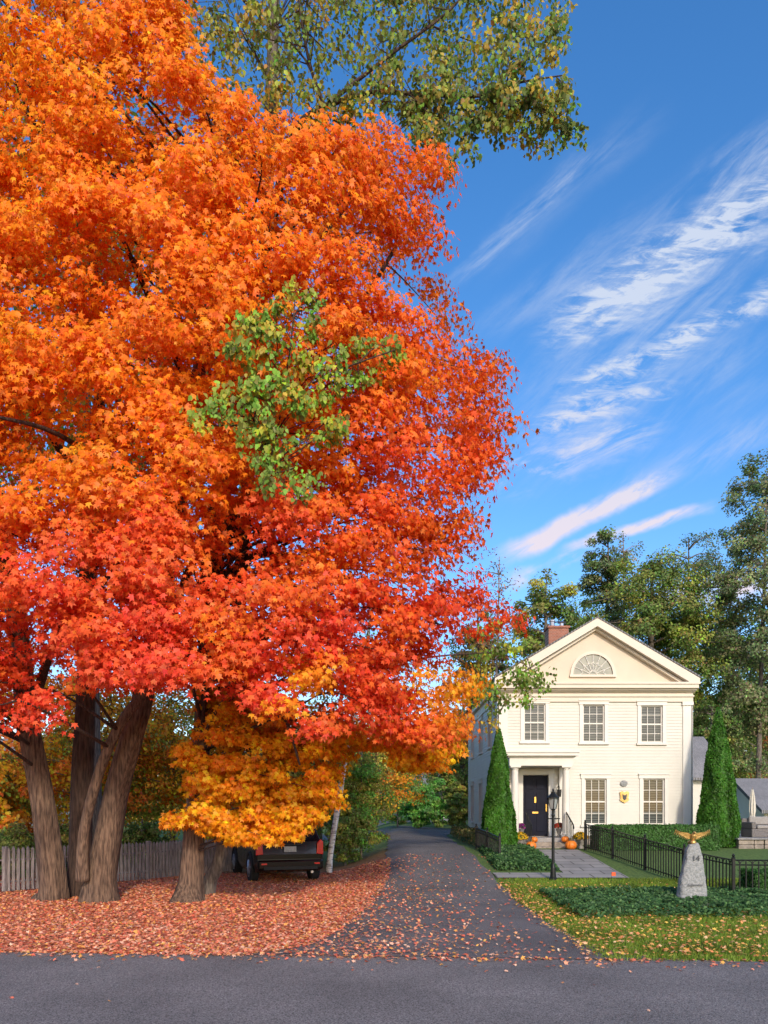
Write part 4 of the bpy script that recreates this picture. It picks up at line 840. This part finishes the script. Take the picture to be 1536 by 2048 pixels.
def stroke(p,q,wd,nz,amp,lo=.4,hi=.75,wb=.05):
    u0,v0=(p[0]-768)/F,(HZ-p[1])/F; u1,v1=(q[0]-768)/F,(HZ-q[1])/F; Ln=math.hypot(u1-u0,v1-v0); tx,ty=(u1-u0)/Ln,(v1-v0)/Ln
    du=mth('SUBTRACT',U,u0); dv_=mth('SUBTRACT',Vv,v0)
    s=mth('DIVIDE',mth('ADD',mth('MULTIPLY',du,tx),mth('MULTIPLY',dv_,ty)),Ln)
    pr=mth('ADD',mth('MULTIPLY',du,-ty),mth('MULTIPLY',dv_,tx)); pr=mth('ADD',pr,mth('MULTIPLY',mth('SUBTRACT',wob,.5),wb))
    pm=mth('SUBTRACT',1,smst(mth('ABSOLUTE',pr),wd/F*.02,wd/F)); e=mth('MULTIPLY',smst(s,-.05,.25),mth('SUBTRACT',1,smst(s,.7,1.08)))
    return mth('MULTIPLY',mth('MULTIPLY',mth('MULTIPLY',pm,e),smst(nz,lo,hi)),amp)
st=[stroke((870,600),(1230,275),30,N1,.5,.34,.72),stroke((940,560),(1330,200),60,N1,.15,.3,.7),stroke((930,680),(1330,420),50,N1,.25,.32,.7),
 stroke((1080,690),(1640,330),80,N2,1.25,.40,.66),stroke((1080,700),(1640,350),120,N4,.55,.40,.68),stroke((1080,730),(1700,280),170,N1,.32,.36,.72),stroke((1330,480),(1620,230),80,N1,.4,.38,.7),
 stroke((1100,800),(1420,660),45,N2,.95,.42,.66),stroke((1040,870),(1360,760),45,N2,.85,.42,.66),stroke((960,975),(1330,840),60,N4,.75,.42,.68),stroke((1320,680),(1600,560),38,N2,1.0,.40,.66),stroke((960,900),(1600,640),220,N1,.28,.38,.75),stroke((990,1125),(1370,925),30,N3,1.4,.32,.58,.04),stroke((1120,1105),(1430,1008),18,N3,1.2,.36,.6),
 stroke((1180,1010),(1600,830),50,N1,.38,.38,.7),stroke((1300,1200),(1700,1150),45,N3,1.2,.34,.62),stroke((1000,1170),(1200,1100),24,N3,.8,.42,.62),stroke((300,300),(900,900),150,N2,.5,.4,.7)]
acc=st[0]
for q in st[1:]: acc=mth('ADD',acc,q)
acc=mth('MULTIPLY',mth('MINIMUM',acc,.9),frontm)
hs=n.new('ShaderNodeHueSaturation'); hs.inputs['Saturation'].default_value=1.34; hs.inputs['Value'].default_value=1.62; l.new(sky.outputs[0],hs.inputs['Color'])
tint=n.new('ShaderNodeMixRGB'); tint.blend_type='MULTIPLY'; tint.inputs[0].default_value=1; tint.inputs[2].default_value=(1.0,.98,1.06,1); l.new(hs.outputs[0],tint.inputs[1])
cc=n.new('ShaderNodeMixRGB'); cc.inputs[1].default_value=(6.2,5.3,5.6,1); cc.inputs[2].default_value=(4.6,5.1,6.1,1); l.new(smst(Vv,.3,.6),cc.inputs[0])
mx=n.new('ShaderNodeMixRGB'); l.new(acc,mx.inputs[0]); l.new(tint.outputs[0],mx.inputs[1]); l.new(cc.outputs[0],mx.inputs[2]); l.new(mx.outputs[0],bgn.inputs[0])
L=bpy.data.lights.new('sun','SUN'); L.energy=2.9; L.angle=math.radians(5); L.color=(1,.88,.73); so=bpy.data.objects.new('sun',L); COL.objects.link(so)
dirv=Vector((math.sin(SR)*math.cos(SE),math.cos(SR)*math.cos(SE),math.sin(SE))); so.rotation_euler=dirv.to_track_quat('Z','Y').to_euler()
cam=bpy.data.cameras.new('camera'); co=bpy.data.objects.new('camera',cam); COL.objects.link(co); co.location=(0,0,EYE); co.rotation_euler=(math.pi/2,0,0)
cam.sensor_fit='VERTICAL'; cam.sensor_height=36; cam.lens=F/2048*36; cam.shift_y=(HZ-1024)/2048; cam.clip_end=2000; S.camera=co
S.view_settings.view_transform='Standard'; S.view_settings.look='None'; S.view_settings.exposure=0
